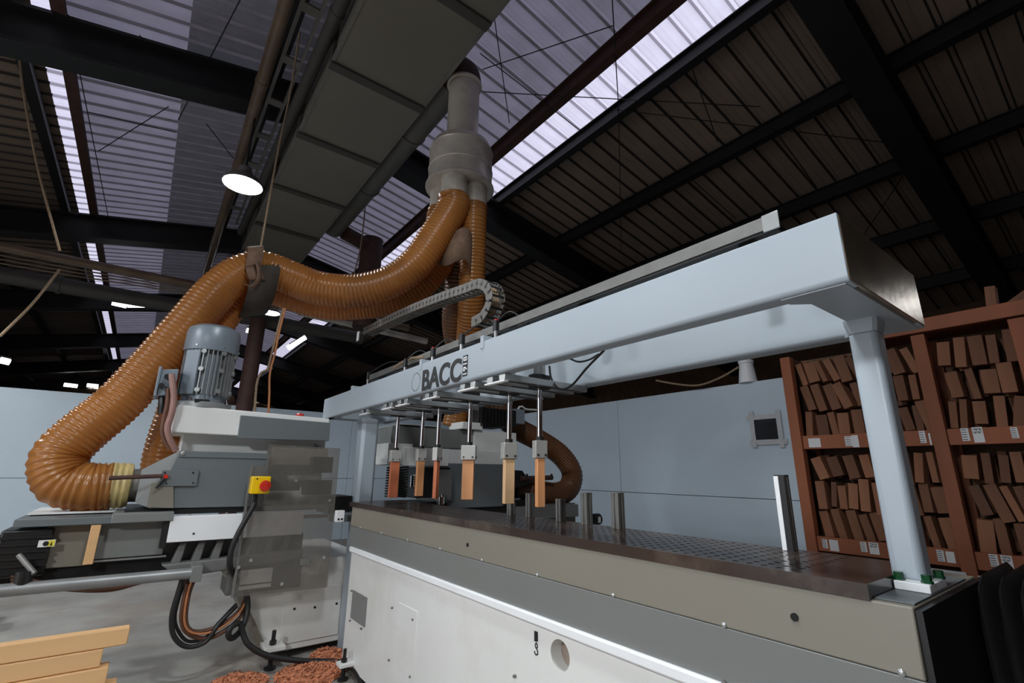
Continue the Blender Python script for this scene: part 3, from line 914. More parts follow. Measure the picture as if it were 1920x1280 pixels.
# grey dust hood with sloping left end
MB().prism([(0.19, 0.105), (0.70, 0.098), (0.70, -0.236), (0.10, -0.230)], 'y', 3.64, 4.15).build('dust_hood', 'paint_dgrey', hd, bevel=0.004)
MB().add([(0.19, 3.64, 0.105), (0.10, 3.64, -0.230), (0.02, 3.76, -0.20), (0.02, 3.76, -0.01), (0.19, 4.15, 0.105), (0.10, 4.15, -0.23), (0.02, 4.02, -0.2), (0.02, 4.02, -0.01)],
         [(0, 3, 2, 1), (4, 5, 6, 7), (0, 4, 7, 3), (1, 2, 6, 5), (3, 7, 6, 2), (0, 1, 5, 4)]).build('hood_transition', 'paint_grey', hd)
B(0.19, 0.70, 3.632, 3.64, 0.068, 0.104).build('hood_flange', 'paint_dgrey', hd)
MB().lathe((0.205, 3.632, 0.09), (0, -1, 0), [(0.012, 0), (0.012, 0.006), (0.006, 0.008)], 10).build('bolt', 'alu', hd)
C((-0.15, 3.88, -0.105), (0.03, 3.88, -0.105), 0.098, n=28).build('hose_spigot', 'galv_dull', hd)
# lever plate on the hood
p0, p1 = at(304, 881, Y=3.62), at(368, 911, Y=3.62)
lp = B(p0.x, p1.x, 3.622, 3.634, p1.z, p0.z).build('lever_plate', 'paint_dgrey', hd, bevel=0.002)
q = at(311, 893, Y=3.6)
C((q.x, 3.60, q.z), (q.x, 3.625, q.z), 0.012, n=14).build('lever_knob', 'red_plastic', lp)
C((q.x, 3.61, q.z), at(292, 915, Y=3.60), 0.008, n=10).build('lever_handle', 'black_plastic', lp)
C(at(204, 896, Y=3.6), at(304, 892, Y=3.61), 0.012, n=12).build('lever_rod', 'steel_rust', lp)
for p in [(309, 886), (362, 886), (362, 905), (312, 906)]:
    q = at(*p, Y=3.62)
    C((q.x, 3.617, q.z), (q.x, 3.623, q.z), 0.005, n=8).build('screw', 'black_plastic', lp)
MB().prism([(at(284, 905, Y=3.64).x, at(284, 905, Y=3.64).z), (at(325, 905, Y=3.64).x, at(325, 905, Y=3.64).z), (at(325, 952, Y=3.64).x, at(325, 952, Y=3.64).z), (at(275, 950, Y=3.64).x, at(275, 950, Y=3.64).z)], 'y', 3.628, 3.637).build('patch_plate', 'paint_warm', hd)
# slide below the hood
B(-0.02, 1.1, 3.66, 4.3, -0.268, -0.237).build('slide_gap', 'black_plastic', hd)
B(-0.46, 0.21, 3.60, 4.3, -0.302, -0.262).build('slide_cover', 'paint_dgrey', hd, bevel=0.004)
B(-0.07, 0.215, 3.57, 4.0, -0.298, -0.247).build('slide_cover', 'paint_grey', hd, bevel=0.004)
B(-0.44, -0.06, 3.8, 4.3, -0.255, -0.245).build('slide_lid', 'paint_white', hd)
wc0, wc1 = at(321, 968, Y=3.58), at(458, 1008, Y=3.58)
B(wc0.x, 0.95, 3.58, 3.64, wc1.z, wc0.z).build('white_cover', 'paint_bright', hd, bevel=0.003)
B(wc0.x - 0.03, wc0.x, 3.59, 3.75, wc1.z - 0.03, wc0.z - 0.005).build('side_plate', 'steel_black', hd)
for p in [(357, 962), (426, 960)]:
    q = at(*p, Y=3.6)
    MB().lathe((q.x, 3.61, wc0.z), (0, 0, 1), [(0.008, 0), (0.008, 0.006), (0.004, 0.009)], 10).build('bolt', 'alu', hd)
q = at(363, 1000, Y=3.58)
C((q.x, 3.575, q.z), (q.x, 3.585, q.z), 0.006, n=10).build('screw', 'steel_black', hd)
# ribbed casting
MB().prism([(0.19, -0.425), (1.00, -0.425), (1.00, -0.56), (0.30, -0.60), (0.20, -0.55)], 'y', 3.72, 4.4).build('casting', 'cast_grey', hd, bevel=0.006)
MB().prism([(0.20, -0.54), (0.98, -0.515), (0.98, -0.575), (0.30, -0.615)], 'y', 3.60, 3.75).build('casting_ledge', 'cast_grey', hd, bevel=0.008)
for k in range(7):
    x = 0.275 + k * 0.098
    MB().prism([(x, -0.43), (x + 0.035, -0.43), (x + 0.02, -0.545), (x - 0.03, -0.555)], 'y', 3.63, 3.74).build('casting_rib', 'cast_grey', hd, bevel=0.006)
B(0.56, 1.0, 3.66, 3.9, -0.76, -0.58).build('carriage_block', 'cast_grey', hd, bevel=0.01)
# boxes hung under the slide on the left
B(-0.13, 0.20, 3.66, 4.1, -0.49, -0.302).build('drive_cover', 'paint_grey', hd, bevel=0.004)
B(-0.33, -0.14, 3.68, 4.1, -0.52, -0.302).build('gear_cover', 'paint_warm', hd, bevel=0.004)
B(-0.50, 0.24, 3.70, 4.2, -0.585, -0.50).build('drive_rail', 'black_plastic', hd)
B(-0.14, 0.22, 3.66, 3.70, -0.505, -0.495).build('drive_rail_edge', 'alu', hd)
tag(B(-0.15, -0.108, 3.60, 3.65, -0.505, -0.305).build('wood_batten', 'wood_plank', None, bevel=0.002), 'upright wooden batten wedged under the grey slide cover', 'batten')
# black servo motor with warning plate
sm = B(-0.50, -0.30, 3.63, 3.95, -0.545, -0.315).build('servo_motor', 'black_plastic', hd, bevel=0.01)
for k in range(6):
    B(-0.505, -0.298, 3.622 + 0.0, 3.632, -0.53 + k * 0.034, -0.518 + k * 0.034).build('cooling_rib', 'black_plastic', sm)
C((-0.61, 3.75, -0.43), (-0.5, 3.75, -0.43), 0.085, n=20).build('motor_end', 'black_plastic', sm, bevel=0.01)
q0, q1 = at(73, 1013, Y=3.618), at(102, 1024, Y=3.618)
B(q0.x, q1.x, 3.616, 3.623, q1.z, q0.z).build('warning_plate', 'paper', sm)
xm = q0.x * 0.42 + q1.x * 0.58
B(xm, q1.x - 0.002, 3.6145, 3.617, q1.z + 0.002, q0.z - 0.002).build('warning_field', 'yellow_label', sm)
MB().prism([(xm + 0.008, q1.z + 0.006), (q1.x - 0.01, q1.z + 0.006), ((xm + q1.x) / 2, q0.z - 0.006)], 'y', 3.613, 3.6148).build('warning_triangle', 'black_ink', sm)
C((q0.x + 0.03, 3.613, (q0.z + q1.z) / 2), (q0.x + 0.03, 3.6165, (q0.z + q1.z) / 2), 0.012, n=12).build('warning_dot', 'black_ink', sm)
# guide pipe along the front
C((-0.95, 3.50, -0.575), (0.37, 3.52, -0.585), 0.03, n=20).build('guide_pipe', 'fin_grey', hd)
B(0.345, 0.40, 3.49, 3.62, -0.63, -0.545).build('pipe_bracket', 'paint_grey', hd, bevel=0.003)
C((-0.36, 3.52, -0.56), (-0.36, 3.52, -0.50), 0.035, n=16).build('pipe_clamp', 'black_plastic', hd)
C(at(35, 1040, Y=3.55), at(65, 1075, Y=3.5), 0.012, n=10).build('clamp_lever', 'alu_dull', hd)
# things behind the guard sheet
B(0.72, 1.10, 3.70, 3.86, 0.03, 0.15).build('spindle_cover', 'paint_warm', hd, bevel=0.004)
B(0.98, 1.12, 3.62, 3.72, -0.02, 0.09).build('sensor_block', 'black_plastic', hd, bevel=0.003)
B(0.74, 0.90, 3.65, 3.70, -0.035, 0.005).build('tool_bar', 'steel_black', hd)
B(0.95, 1.13, 3.62, 3.72, -0.17, -0.07).build('spindle_nose', 'steel_black', hd, bevel=0.004)
B(0.72, 0.92, 3.66, 3.70, -0.14, -0.11).build('tool_bar', 'steel_black', hd)
B(0.70, 1.15, 3.64, 3.70, -0.26, -0.236).build('tie_bar', 'alu_dull', hd)
B(0.70, 1.12, 3.60, 3.64, -0.32, -0.30).build('tie_bar', 'alu_dull', hd)
B(0.62, 0.80, 3.585, 3.60, -0.69, -0.61).build('white_plate', 'paint_bright', hd)
B(0.62, 0.80, 3.585, 3.60, -0.72, -0.70).build('white_plate', 'paint_bright', hd)
B(0.98, 1.09, 3.585, 3.60, -0.68, -0.61).build('white_plate', 'paint_bright', hd)
B(1.12, 1.285, 3.62, 3.9, -0.30, -0.18).build('coupling_box', 'black_plastic', hd, bevel=0.004)
B(1.13, 1.30, 3.50, 3.62, -0.345, -0.29).build('coupling_bracket', 'paint_dgrey', hd, bevel=0.003)
# small white switch on the end of the bed
sw = B(1.11, 1.165, 3.40, 3.44, -0.335, -0.262).build('limit_switch', 'paper', None, bevel=0.003)
tag(sw, 'small white limit switch at the far corner of the bed', 'switch')
for dx in (-0.011, 0.011):
    C((dx, -0.024, 0.018), (dx, -0.018, 0.018), 0.007, n=10).build('contact', 'black_plastic', sw, local=True)

# ---- motor on top of the arm
mo = thing('electric_motor', (0.275, 3.87, 0.385), 'grey finned electric motor standing upright on the white machining head', 'motor')
mc = (0.275, 3.87)
C((*mc, 0.40), (*mc, 0.80), 0.128, n=40).build('stator', 'motor_grey', mo)
C((*mc, 0.385), (*mc, 0.425), 0.175, n=40).build('flange', 'fin_grey', mo, bevel=0.004)
fin = None
for k in range(36):
    a = 2 * math.pi * k / 36
    u = Vector((math.cos(a), math.sin(a), 0))
    if fin is None:
        fin = MB().obb((0.14, 0, 0.16), (0.017, 0, 0), (0, 0.0035, 0), (0, 0, 0.16)).build('cooling_fin', 'fin_grey', mo, local=True)
        fo = fin
    else:
        fo = fin.copy()
        COL.objects.link(fo)
    fo.location = (0, 0, 0.09)
    fo.rotation_euler = (0, 0, a)
for a in (-1.15, -1.9, -0.4):
    u = Vector((math.cos(a), math.sin(a), 0))
    for z in (0.50, 0.64, 0.76):
        MB().cyl(Vector((*mc, z)) + u * 0.13, Vector((*mc, z)) + u * 0.168, 0.016, n=8).build('boss', 'fin_grey', mo)
pa = -2.35
u, w_ = Vector((math.cos(pa), math.sin(pa), 0)), Vector((-math.sin(pa), math.cos(pa), 0))
MB().obb(Vector((*mc, 0.62)) + u * 0.15, u * 0.008, w_ * 0.05, Vector((0, 0, 0.15))).build('smooth_panel', 'motor_grey', mo, bevel=0.004)
MB().lathe((*mc, 0.775), (0, 0, 1), [(0.163, 0), (0.166, 0.005), (0.166, 0.13), (0.155, 0.165), (0.12, 0.188), (0.04, 0.195), (0.002, 0.195)], 48).build('fan_cover', 'motor_grey', mo)
for a in (-1.2, -2.2, -0.2):
    u = Vector((math.cos(a), math.sin(a), 0))
    MB().cyl(Vector((*mc, 0.80)) + u * 0.16, Vector((*mc, 0.80)) + u * 0.171, 0.006, n=8).build('screw', 'alu', mo)
jb = MB().obb((0.06, 3.80, 0.53), Vector((0.045, 0.0, 0.008)), Vector((0, 0.075, 0)), Vector((0.0, 0, 0.085))).build('junction_box', 'motor_grey', mo, bevel=0.006)
MB().obb((0.008, 3.80, 0.53), Vector((0.008, 0, 0)), Vector((0, 0.085, 0)), Vector((0, 0, 0.095))).build('box_lid', 'motor_grey', jb, bevel=0.003)
MB().cyl((0.07, 3.71, 0.55), (0.07, 3.73, 0.55), 0.035, n=20).build('gland_plate', 'motor_grey', jb)
for k, z in enumerate((0.56, 0.50)):
    MB().cyl((0.05 + k * -0.02, 3.68, z), (0.05 + k * -0.02, 3.73, z), 0.016, n=12).build('cable_gland', 'black_plastic', jb)
C((0.22, 3.70, 0.425), (0.30, 3.72, 0.43), 0.012, n=10).build('handle', 'black_plastic', mo)
for p in [(358, 753), (423, 755), (382, 752)]:
    q = at(*p, Y=3.75)
    MB().lathe((q.x, q.y, 0.42), (0, 0, 1), [(0.012, 0), (0.012, 0.012), (0.006, 0.013), (0.006, 0.03)], 6).build('bolt', 'chrome', mo)

def cable(pts, r, mat, label, name='cable', cat='cable', step=0.015, n=8, group=None):
    o = MB().tube(spline(pts, step), r, n).build(name, mat)
    return tag(o, label, cat, group)


cable([at(322, 702, Y=3.66), at(324, 722, Y=3.65), at(326, 745, Y=3.65), at(322, 775, Y=3.65), at(314, 800, Y=3.66), at(318, 822, Y=3.66), at(330, 845, Y=3.68)], 0.018, 'pink_conduit', 'dusty pinkish conduit running down from the motor junction box', n=10)
cable([at(316, 728, Y=3.68), at(313, 760, Y=3.68), at(306, 790, Y=3.68), at(305, 815, Y=3.68), at(318, 842, Y=3.68)], 0.013, 'brown_cable', 'brown cable beside the pinkish conduit below the motor', n=8)
cable([at(305, 712, Y=3.8), at(304, 750, Y=3.76), at(302, 775, Y=3.76)], 0.02, 'black_plastic', 'black bracket lever hanging behind the motor junction box', name='lever')
rb = MB().lathe(at(561, 786, Y=3.9), (0, 0, 1), [(0.014, 0), (0.014, 0.015), (0.03, 0.016), (0.032, 0.035), (0.02, 0.045), (0.002, 0.046)], 16).build('push_button', 'red_plastic')
tag(rb, 'round red push button on top of the white machining head', 'button')

# ---- guard sheet with emergency stop
gd = thing('safety_guard', (0.86, 3.52, -0.75), 'smoky see-through plastic guard sheet bolted in front of the machining head', 'guard')
MB().prism([(0.575, 0.02), (0.575, -0.74), (1.135, -0.752), (1.127, 0.15), (0.66, 0.158), (0.66, 0.02)], 'y', 3.515, 3.523).build('guard_sheet', 'guard_sheet', gd)
B(0.572, 0.585, 3.508, 3.53, -0.74, 0.02).build('edge_strip', 'alu_dull', gd)
for p in [(447, 1063), (528, 1094), (607, 1045), (555, 901), (618, 938), (470, 1050)]:
    q = at(*p, Y=3.515)
    C((q.x, 3.507, q.z), (q.x, 3.519, q.z), 0.010, n=12).build('bolt', 'alu', gd)
B(0.94, 1.0, 3.505, 3.512, -0.60, -0.56).build('hasp', 'alu_dull', gd)
es = thing('emergency_stop', (0.63, 3.46, -0.16), 'yellow emergency stop box with red button on the guard', 'stop button')
MB().box(0.578, 0.685, 3.43, 3.507, -0.148, -0.043).build('box', 'yellow_plastic', es, bevel=0.006, seg=3)
MB().lathe((0.650, 3.43, -0.10), (0.1, -1, -0.0), [(0.02, 0), (0.02, 0.012), (0.031, 0.013), (0.034, 0.024), (0.030, 0.034), (0.015, 0.038), (0.001, 0.038)], 24).build('button', 'red_plastic', es)
C((0.605, 3.428, -0.058), (0.605, 3.432, -0.058), 0.005, n=8).build('screw', 'steel_black', es)
C((0.61, 3.47, -0.215), (0.61, 3.47, -0.148), 0.02, n=12).build('cable_gland', 'black_plastic', es)
cable([(0.61, 3.47, -0.20), at(477, 945, Y=3.46), at(466, 965, Y=3.46), at(448, 997, Y=3.46), at(434, 1030, Y=3.47), at(431, 1058, Y=3.48), at(437, 1075, Y=3.55), at(452, 1095, Y=3.62),
       at(463, 1120, Y=3.62), at(463, 1150, Y=3.6), at(452, 1180, Y=3.55), at(436, 1196, Y=3.5), at(428, 1190, Y=3.48), at(434, 1175, Y=3.48), at(450, 1168, Y=3.5), at(455, 1185, Y=3.5), at(466, 1208, Y=3.48), at(500, 1228, Y=3.46),
       at(560, 1238, Y=3.44), at(630, 1240, Y=3.4), at(655, 1246, Y=3.25), at(668, 1258, Y=3.1), at(682, 1290, Y=2.95)], 0.0165, 'black_rubber', 'thick black cable running from the emergency stop down to the floor', n=10)
BUN = [(0, 'black_rubber', 0.013, 'black'), (1, 'brown_cable', 0.012, 'brown'), (2, 'black_rubber', 0.009, 'thin black'), (3, 'orange_cable', 0.006, 'thin orange'), (4, 'brown_cable', 0.012, 'dark brown')]
for k, mt, r, nm in BUN:
    d = k * 5
    y = 3.55 + 0.02 * (k % 3)
    if k in (0, 2):
        pts = [at(346 + d, 1070, Y=y), at(334 + d * .5, 1110, Y=y), at(322 + d * .6, 1155, Y=y), at(326 + d * .8, 1192 - d, Y=y), at(350 + d * .3, 1212 - d, Y=y), at(385, 1203 - d * .8, Y=y), at(410, 1170 - d * .3, Y=y), at(443, 1136 - d * .4, Y=y + 0.05)]
    else:
        pts = [at(352 + d, 1070, Y=y), at(345 + d * .5, 1110, Y=y), at(338 + d * .5, 1160, Y=y), at(350 + d * .4, 1188 - d * .3, Y=y), at(385, 1202 - d, Y=y), at(420, 1188 - d, Y=y), at(450, 1162 - d, Y=y + 0.04), at(461, 1140 - d, Y=y + 0.08)]
    cable(pts, r, mt, '%s cable in the bundle hanging below the ribbed casting' % nm, group='cables hanging below the casting')
for k in range(3):
    cable([at(20, 1080 + k * 6, Y=3.6), at(110, 1095 + k * 5, Y=3.6), at(200, 1102 + k * 3, Y=3.6), at(260, 1090 + k * 2, Y=3.6), at(300, 1080, Y=3.6)], 0.006, 'brown_cable', ['upper', 'middle', 'lower'][k] + ' of three thin brown cables sagging under the guide pipe', group='thin cables under the guide pipe')

# ================================================================== RIGHT MACHINING HEAD (behind the table)
YR = 4.0
h2 = thing('machining_head', (2.1, 4.4, FL), 'second grey and white machining head standing behind the clamped wooden blocks', 'machining head')


def boxpx(nm, mt, p0, p1, y0, y1, par, bevel=0.004):
    a, b = at(*p0, Y=y0), at(*p1, Y=y0)
    return B(a.x, b.x, y0, y1, b.z, a.z).build(nm, mt, par, bevel=bevel)


boxpx('upper_housing', 'paint_grey', (735, 797), (966, 845), YR, 4.6, h2)
boxpx('white_housing', 'paint_white', (890, 806), (968, 848), YR - 0.03, YR, h2)
boxpx('end_housing', 'paint_white', (729, 830), (772, 872), YR - 0.05, 4.4, h2)
boxpx('white_cover', 'paint_white', (764, 838), (842, 874), YR - 0.1, YR, h2)
boxpx('white_cover', 'paint_white', (842, 842), (945, 871), YR - 0.04, YR + 0.1, h2)
boxpx('dust_hood', 'paint_dgrey', (842, 868), (944, 949), YR - 0.12, 4.5, h2)
boxpx('spindle_block', 'black_plastic', (782, 875), (842, 932), YR - 0.15, YR + 0.2, h2)
boxpx('spindle_side', 'cast_grey', (818, 880), (846, 938), YR - 0.18, YR - 0.13, h2)
boxpx('slide', 'black_plastic', (700, 947), (1010, 956), YR - 0.1, 4.5, h2)
boxpx('slide_cover', 'paint_grey', (970, 950), (1085, 968), YR - 0.15, 4.5, h2)
boxpx('carriage', 'cast_grey', (735, 956), (1080, 1010), YR - 0.05, 4.5, h2)
boxpx('support_column', 'paint_grey', (740, 1000), (1000, 1120), YR + 0.05, 4.45, h2)
boxpx('top_plate', 'paint_white', (750, 795), (832, 800), YR - 0.02, 4.5, h2)
boxpx('top_block', 'paint_white', (868, 790), (905, 806), YR - 0.06, YR + 0.2, h2)
dm = boxpx('drive_motor', 'steel_black', (898, 762), (968, 800), YR - 0.05, 4.4, h2)
for k in range(9):
    x = at(900, 780, Y=YR - 0.05).x + k * 0.042
    B(x, x + 0.014, YR - 0.075, YR - 0.045, at(900, 798, Y=YR - 0.05).z, at(900, 764, Y=YR - 0.05).z).build('cooling_rib', 'black_plastic', dm)
boxpx('motor_box', 'motor_grey', (966, 766), (984, 795), YR - 0.05, 4.3, h2)
a = at(805, 905, Y=YR - 0.2)
MB().lathe(at(779, 903, Y=YR - 0.18), (0, 0, -1), [(0.03, -0.06), (0.045, -0.05), (0.045, 0.04), (0.03, 0.06)], 18).build('spindle_nose', 'chrome', h2)
MB().lathe(at(826, 938, Y=YR - 0.2), (0, 0, 1), [(0.035, -0.03), (0.035, 0.03), (0.02, 0.05)], 16).build('tool_holder', 'chrome', h2)
C((at(970, 905, Y=YR).x - 0.02, 4.05, at(970, 915, Y=YR).z), (at(1000, 905, Y=YR).x, 4.05, at(970, 915, Y=YR).z), 0.1, n=24).build('hose_spigot', 'steel_rust', h2)
MB().prism([(at(944, 880, Y=YR).x, at(944, 880, Y=YR).z), (at(968, 882, Y=YR).x, at(968, 882, Y=YR).z), (at(984, 905, Y=YR).x, at(984, 905, Y=YR).z), (at(944, 918, Y=YR).x, at(944, 918, Y=YR).z)], 'y', YR - 0.1, YR + 0.3).build('hood_transition', 'steel_black', h2)
C(at(975, 897, Y=3.9), at(1035, 895, Y=3.9), 0.025, n=12).build('lever_rod', 'steel_rust', h2)
for p in (988, 1034):
    C(at(p, 897, Y=3.88), at(p, 888, Y=3.88), 0.012, n=10).build('lever_pin', 'steel_black', h2)
# coil spring guard beside the far pillar: one helix
hx = []
q0, q1 = at(742, 932, Y=3.8), at(742, 874, Y=3.8)
for k in range(16 * 12):
    t = k / (16 * 12)
    hx.append(Vector((q0.x + 0.085 * math.cos(2 * math.pi * t * 12), 3.8 + 0.085 * math.sin(2 * math.pi * t * 12), q0.z + (q1.z - q0.z) * t)))
tag(MB().tube(hx, 0.007, 6).build('coil_guard', 'steel_black'), 'black coil guard behind the farthest clamped block', 'coil')
# small servo standing off the right end

a, b = at(1105, 962, Y=3.9), at(1128, 984, Y=3.9)
MB().lathe(((a.x + b.x) / 2, 3.9, (a.z + b.z) / 2), (1, 0, 0), [(0.055, -0.06), (0.06, -0.05), (0.06, 0.05), (0.045, 0.065)], 20).build('servo_motor', 'black_plastic', h2)
B((a.x + b.x) / 2 - 0.02, (a.x + b.x) / 2 + 0.015, 3.835, 3.842, (a.z + b.z) / 2 - 0.03, (a.z + b.z) / 2 + 0.03).build('label_plate', 'paper', h2)

# ================================================================== DUST EXTRACTION
tk = thing('box_trunk', (1.25, 4, 3.6), 'large rectangular sheet metal trunk hung under the ridge', 'duct')
BX0, BX1, BZ0, BZ1 = 0.81, 1.69, 3.60, 4.22
fl_y = [0.25, 1.45, 2.65, 3.85, 5.03, 6.27, 7.5, 8.7]
for a, b in zip([-2.0] + fl_y, fl_y):
    B(BX0, BX1, a + 0.002, b - 0.002, BZ0, BZ1).build('duct_section', 'box_sheet', tk)
for y in fl_y:
    mb = MB()
    for (x0, x1, z0, z1) in ((BX0 - 0.03, BX1 + 0.03, BZ0 - 0.03, BZ0), (BX0 - 0.03, BX0, BZ0, BZ1), (BX1, BX1 + 0.03, BZ0, BZ1), (BX0 - 0.03, BX1 + 0.03, BZ1, BZ1 + 0.03)):
        mb.box(x0, x1, y - 0.045, y + 0.045, z0, z1)
    mb.build('flange', 'box_flange', tk)
B(BX1, BX1 + 0.035, -2, 8.7, BZ0 - 0.006, BZ0).build('edge_strip', 'galv_dull', tk)
B(BX0 - 0.035, BX0, -2, 8.7, BZ0 - 0.006, BZ0).build('edge_strip', 'galv_dull', tk)

RX, RZ, RY = 1.94, 3.93, 3.40
rd = thing('round_duct', (RX, RY, 2.5), 'round galvanised duct with an elbow dropping to a wide hose collar', 'duct')
C((RX, RY + 0.22, RZ), (RX, 7.6, RZ), 0.165, n=32).build('main_pipe', 'galv_dull', rd)
eb = [Vector((RX, RY + 0.24 - 0.24 * math.sin(a), RZ - 0.24 + 0.24 * math.cos(a))) for a in [math.pi / 2 * k / 8 for k in range(9)]]
MB().tube(eb, 0.165, 32).build('elbow', 'steel_rust', rd)
C((RX, RY, 2.98), (RX, RY, RZ - 0.24), 0.15, n=32).build('drop_pipe', 'galv', rd)
MB().lathe((RX, RY, RZ - 0.27), (0, 0, 1), [(0.15, 0), (0.172, 0.006), (0.172, 0.026), (0.15, 0.032)], 32, caps=False).build('joint_ring', 'galv', rd)
col = MB().lathe((RX, RY, 2.52), (0, 0, 1), [(0.30, -0.02), (0.315, -0.012), (0.315, 0.0), (0.30, 0.012), (0.293, 0.03), (0.293, 0.16), (0.30, 0.168), (0.293, 0.176), (0.293, 0.36), (0.30, 0.37), (0.293, 0.38), (0.27, 0.44), (0.15, 0.47)], 40).build('collar', 'galv', rd)
OUT = [(-0.13, -0.13), (0.085, -0.12), (-0.10, 0.14), (0.14, 0.14)]
for dx, dy in OUT:
    C((RX + dx, RY + dy, 2.30), (RX + dx, RY + dy, 2.505), 0.115, n=24).build('outlet', 'galv', col)
for y in (4.6, 6.0):
    MB().lathe((RX, y, RZ), (0, 1, 0), [(0.165, 0), (0.18, 0.006), (0.18, 0.03), (0.165, 0.036)], 32, caps=False).build('joint_ring', 'galv_dull', rd)
_dx = at(700, 430, Y=7.75).x
d2_ = thing('round_duct', (_dx, 7.75, 2.3), 'dusty brown round duct dropping at the far end of the trunk', 'duct')
C((_dx, 7.75, 2.35), (_dx, 7.75, 4.0), 0.19, n=28).build('drop_pipe', 'steel_rust', d2_)
C((_dx, 7.75, 2.9), (_dx, 7.75, 2.96), 0.21, n=28).build('joint_ring', 'steel_rust', d2_)
C((RX + 0.17, 7.5, 3.85), (_dx, 7.75, 3.85), 0.12, n=20).build('branch_pipe', 'steel_rust', d2_)


def hose(pts, r, mat, label, pitch=0.031, amp=0.036, group='orange dust extraction hoses', name='extraction_hose'):
    sp_ = spline(pts, pitch / 4)
    pr = [1.0, 0.985, 0.93, 0.965]
    o = MB().tube(sp_, lambda i: r * (1.0 + amp * math.cos(2 * math.pi * i / 4)), 22).build(name, mat, None, angle=70)
    return tag(o, label, 'hose', group)


o0 = Vector((RX + OUT[0][0], RY + OUT[0][1], 2.31))
o1 = Vector((RX + OUT[2][0], RY + OUT[2][1], 2.31))
hose([o0, o0 + Vector((-0.005, 0, -0.10)), at(812, 450, Y=3.35), at(782, 492, Y=3.42), at(735, 527, Y=3.55), at(670, 545, Y=3.7), at(600, 541, Y=3.84), at(545, 521, Y=3.92), at(497, 504, Y=3.97), at(452, 512, Y=3.98), at(405, 548, Y=3.98), at(350, 612, Y=3.98),
      at(290, 682, Y=3.98), at(222, 755, Y=3.97), at(150, 815, Y=3.95), at(112, 858, Y=3.93), at(120, 900, Y=3.9), at(160, 912, Y=3.88), at(190, 912, Y=3.88), at(212, 911, Y=3.88)], 0.137, 'hose',
     'ribbed orange hose slung from the collar down to the left machining head')
hose([o1, o1 + Vector((-0.01, 0, -0.12)), at(835, 470, Y=3.62), at(800, 525, Y=3.7), at(745, 562, Y=3.85), at(680, 572, Y=4.0), at(610, 572, Y=4.12), at(548, 556, Y=4.2), at(500, 540, Y=4.22), at(462, 548, Y=4.22), at(425, 582, Y=4.22), at(385, 640, Y=4.22), at(352, 715, Y=4.24), at(326, 790, Y=4.26), at(308, 850, Y=4.28), at(300, 905, Y=4.3)], 0.125, 'hose',
     'second ribbed orange hose hanging just below and behind the slung one')
o2 = Vector((RX + OUT[1][0], RY + OUT[1][1], 2.31))
o3 = Vector((RX + OUT[3][0], RY + OUT[3][1], 2.31))
hose([o2, o2 + Vector((0, 0, -0.15)), at(886, 470, Y=3.34), at(884, 540, Y=3.42), at(881, 620, Y=3.62), at(872, 700, Y=3.95), at(862, 750, Y=4.2), at(850, 800, Y=4.25)], 0.118, 'hose', 'vertical ribbed orange hose dropping behind the overhead frame, the right one')
hose([o3, o3 + Vector((0, 0, -0.15)), at(862, 470, Y=3.62), at(857, 540, Y=3.72), at(853, 620, Y=3.95), at(880, 700, Y=4.3), at(930, 765, Y=4.3), at(965, 800, Y=4.25), at(1010, 825, Y=4.2), at(1050, 852, Y=4.15), at(1072, 885, Y=4.1), at(1066, 915, Y=4.07), at(1040, 926, Y=4.05), at(1005, 921, Y=4.05), at(985, 918, Y=4.05)], 0.118, 'hose_dark',
     'brown ribbed hose looping around to the second machining head')
# clear end piece of the slung hose
tag(MB().lathe((-0.135, 3.88, -0.104), (1, 0, 0), [(0.1, 0), (0.137, 0.006), (0.131, 0.018), (0.137, 0.03), (0.13, 0.045), (0.136, 0.06), (0.129, 0.075), (0.134, 0.09), (0.126, 0.115), (0.1, 0.12)], 28).build('hose_sleeve', 'hose_end'), 'yellowish clear sleeve where the slung hose meets the left head', 'sleeve')
# sling straps and ropes
st = thing('hose_sling', (0.52, 4.05, 1.2), 'brown strap sling wrapped over the two slung hoses', 'sling')
q = at(492, 510, Y=3.98)
ax = (at(520, 507, Y=3.95) - at(465, 512, Y=3.98)).normalized()
dirb = Vector((0, 1, 0))
loop = []
upv = Vector((0, 0, 1))
for k in range(33):
    a = 2 * math.pi * k / 32
    loop.append(q + Vector((0, 0.12, -0.085)) + Vector((0, 0.29 * math.cos(a), 0)) + upv * (0.24 * math.sin(a) + 0.0))


def ribbon(path, wd, th=0.006, name='strap', mat='strap', par=None):
    mb = MB()
    n = len(path)
    vs = []
    for i, p in enumerate(path):
        vs += [p - wd * 0.5, p + wd * 0.5]
    o = mb.add(vs, [(2 * i, 2 * i + 1, 2 * i + 3, 2 * i + 2) for i in range(n - 1)]).build(name, mat, par)
    so = o.modifiers.new('thickness', 'SOLIDIFY')
    so.thickness = th
    return o


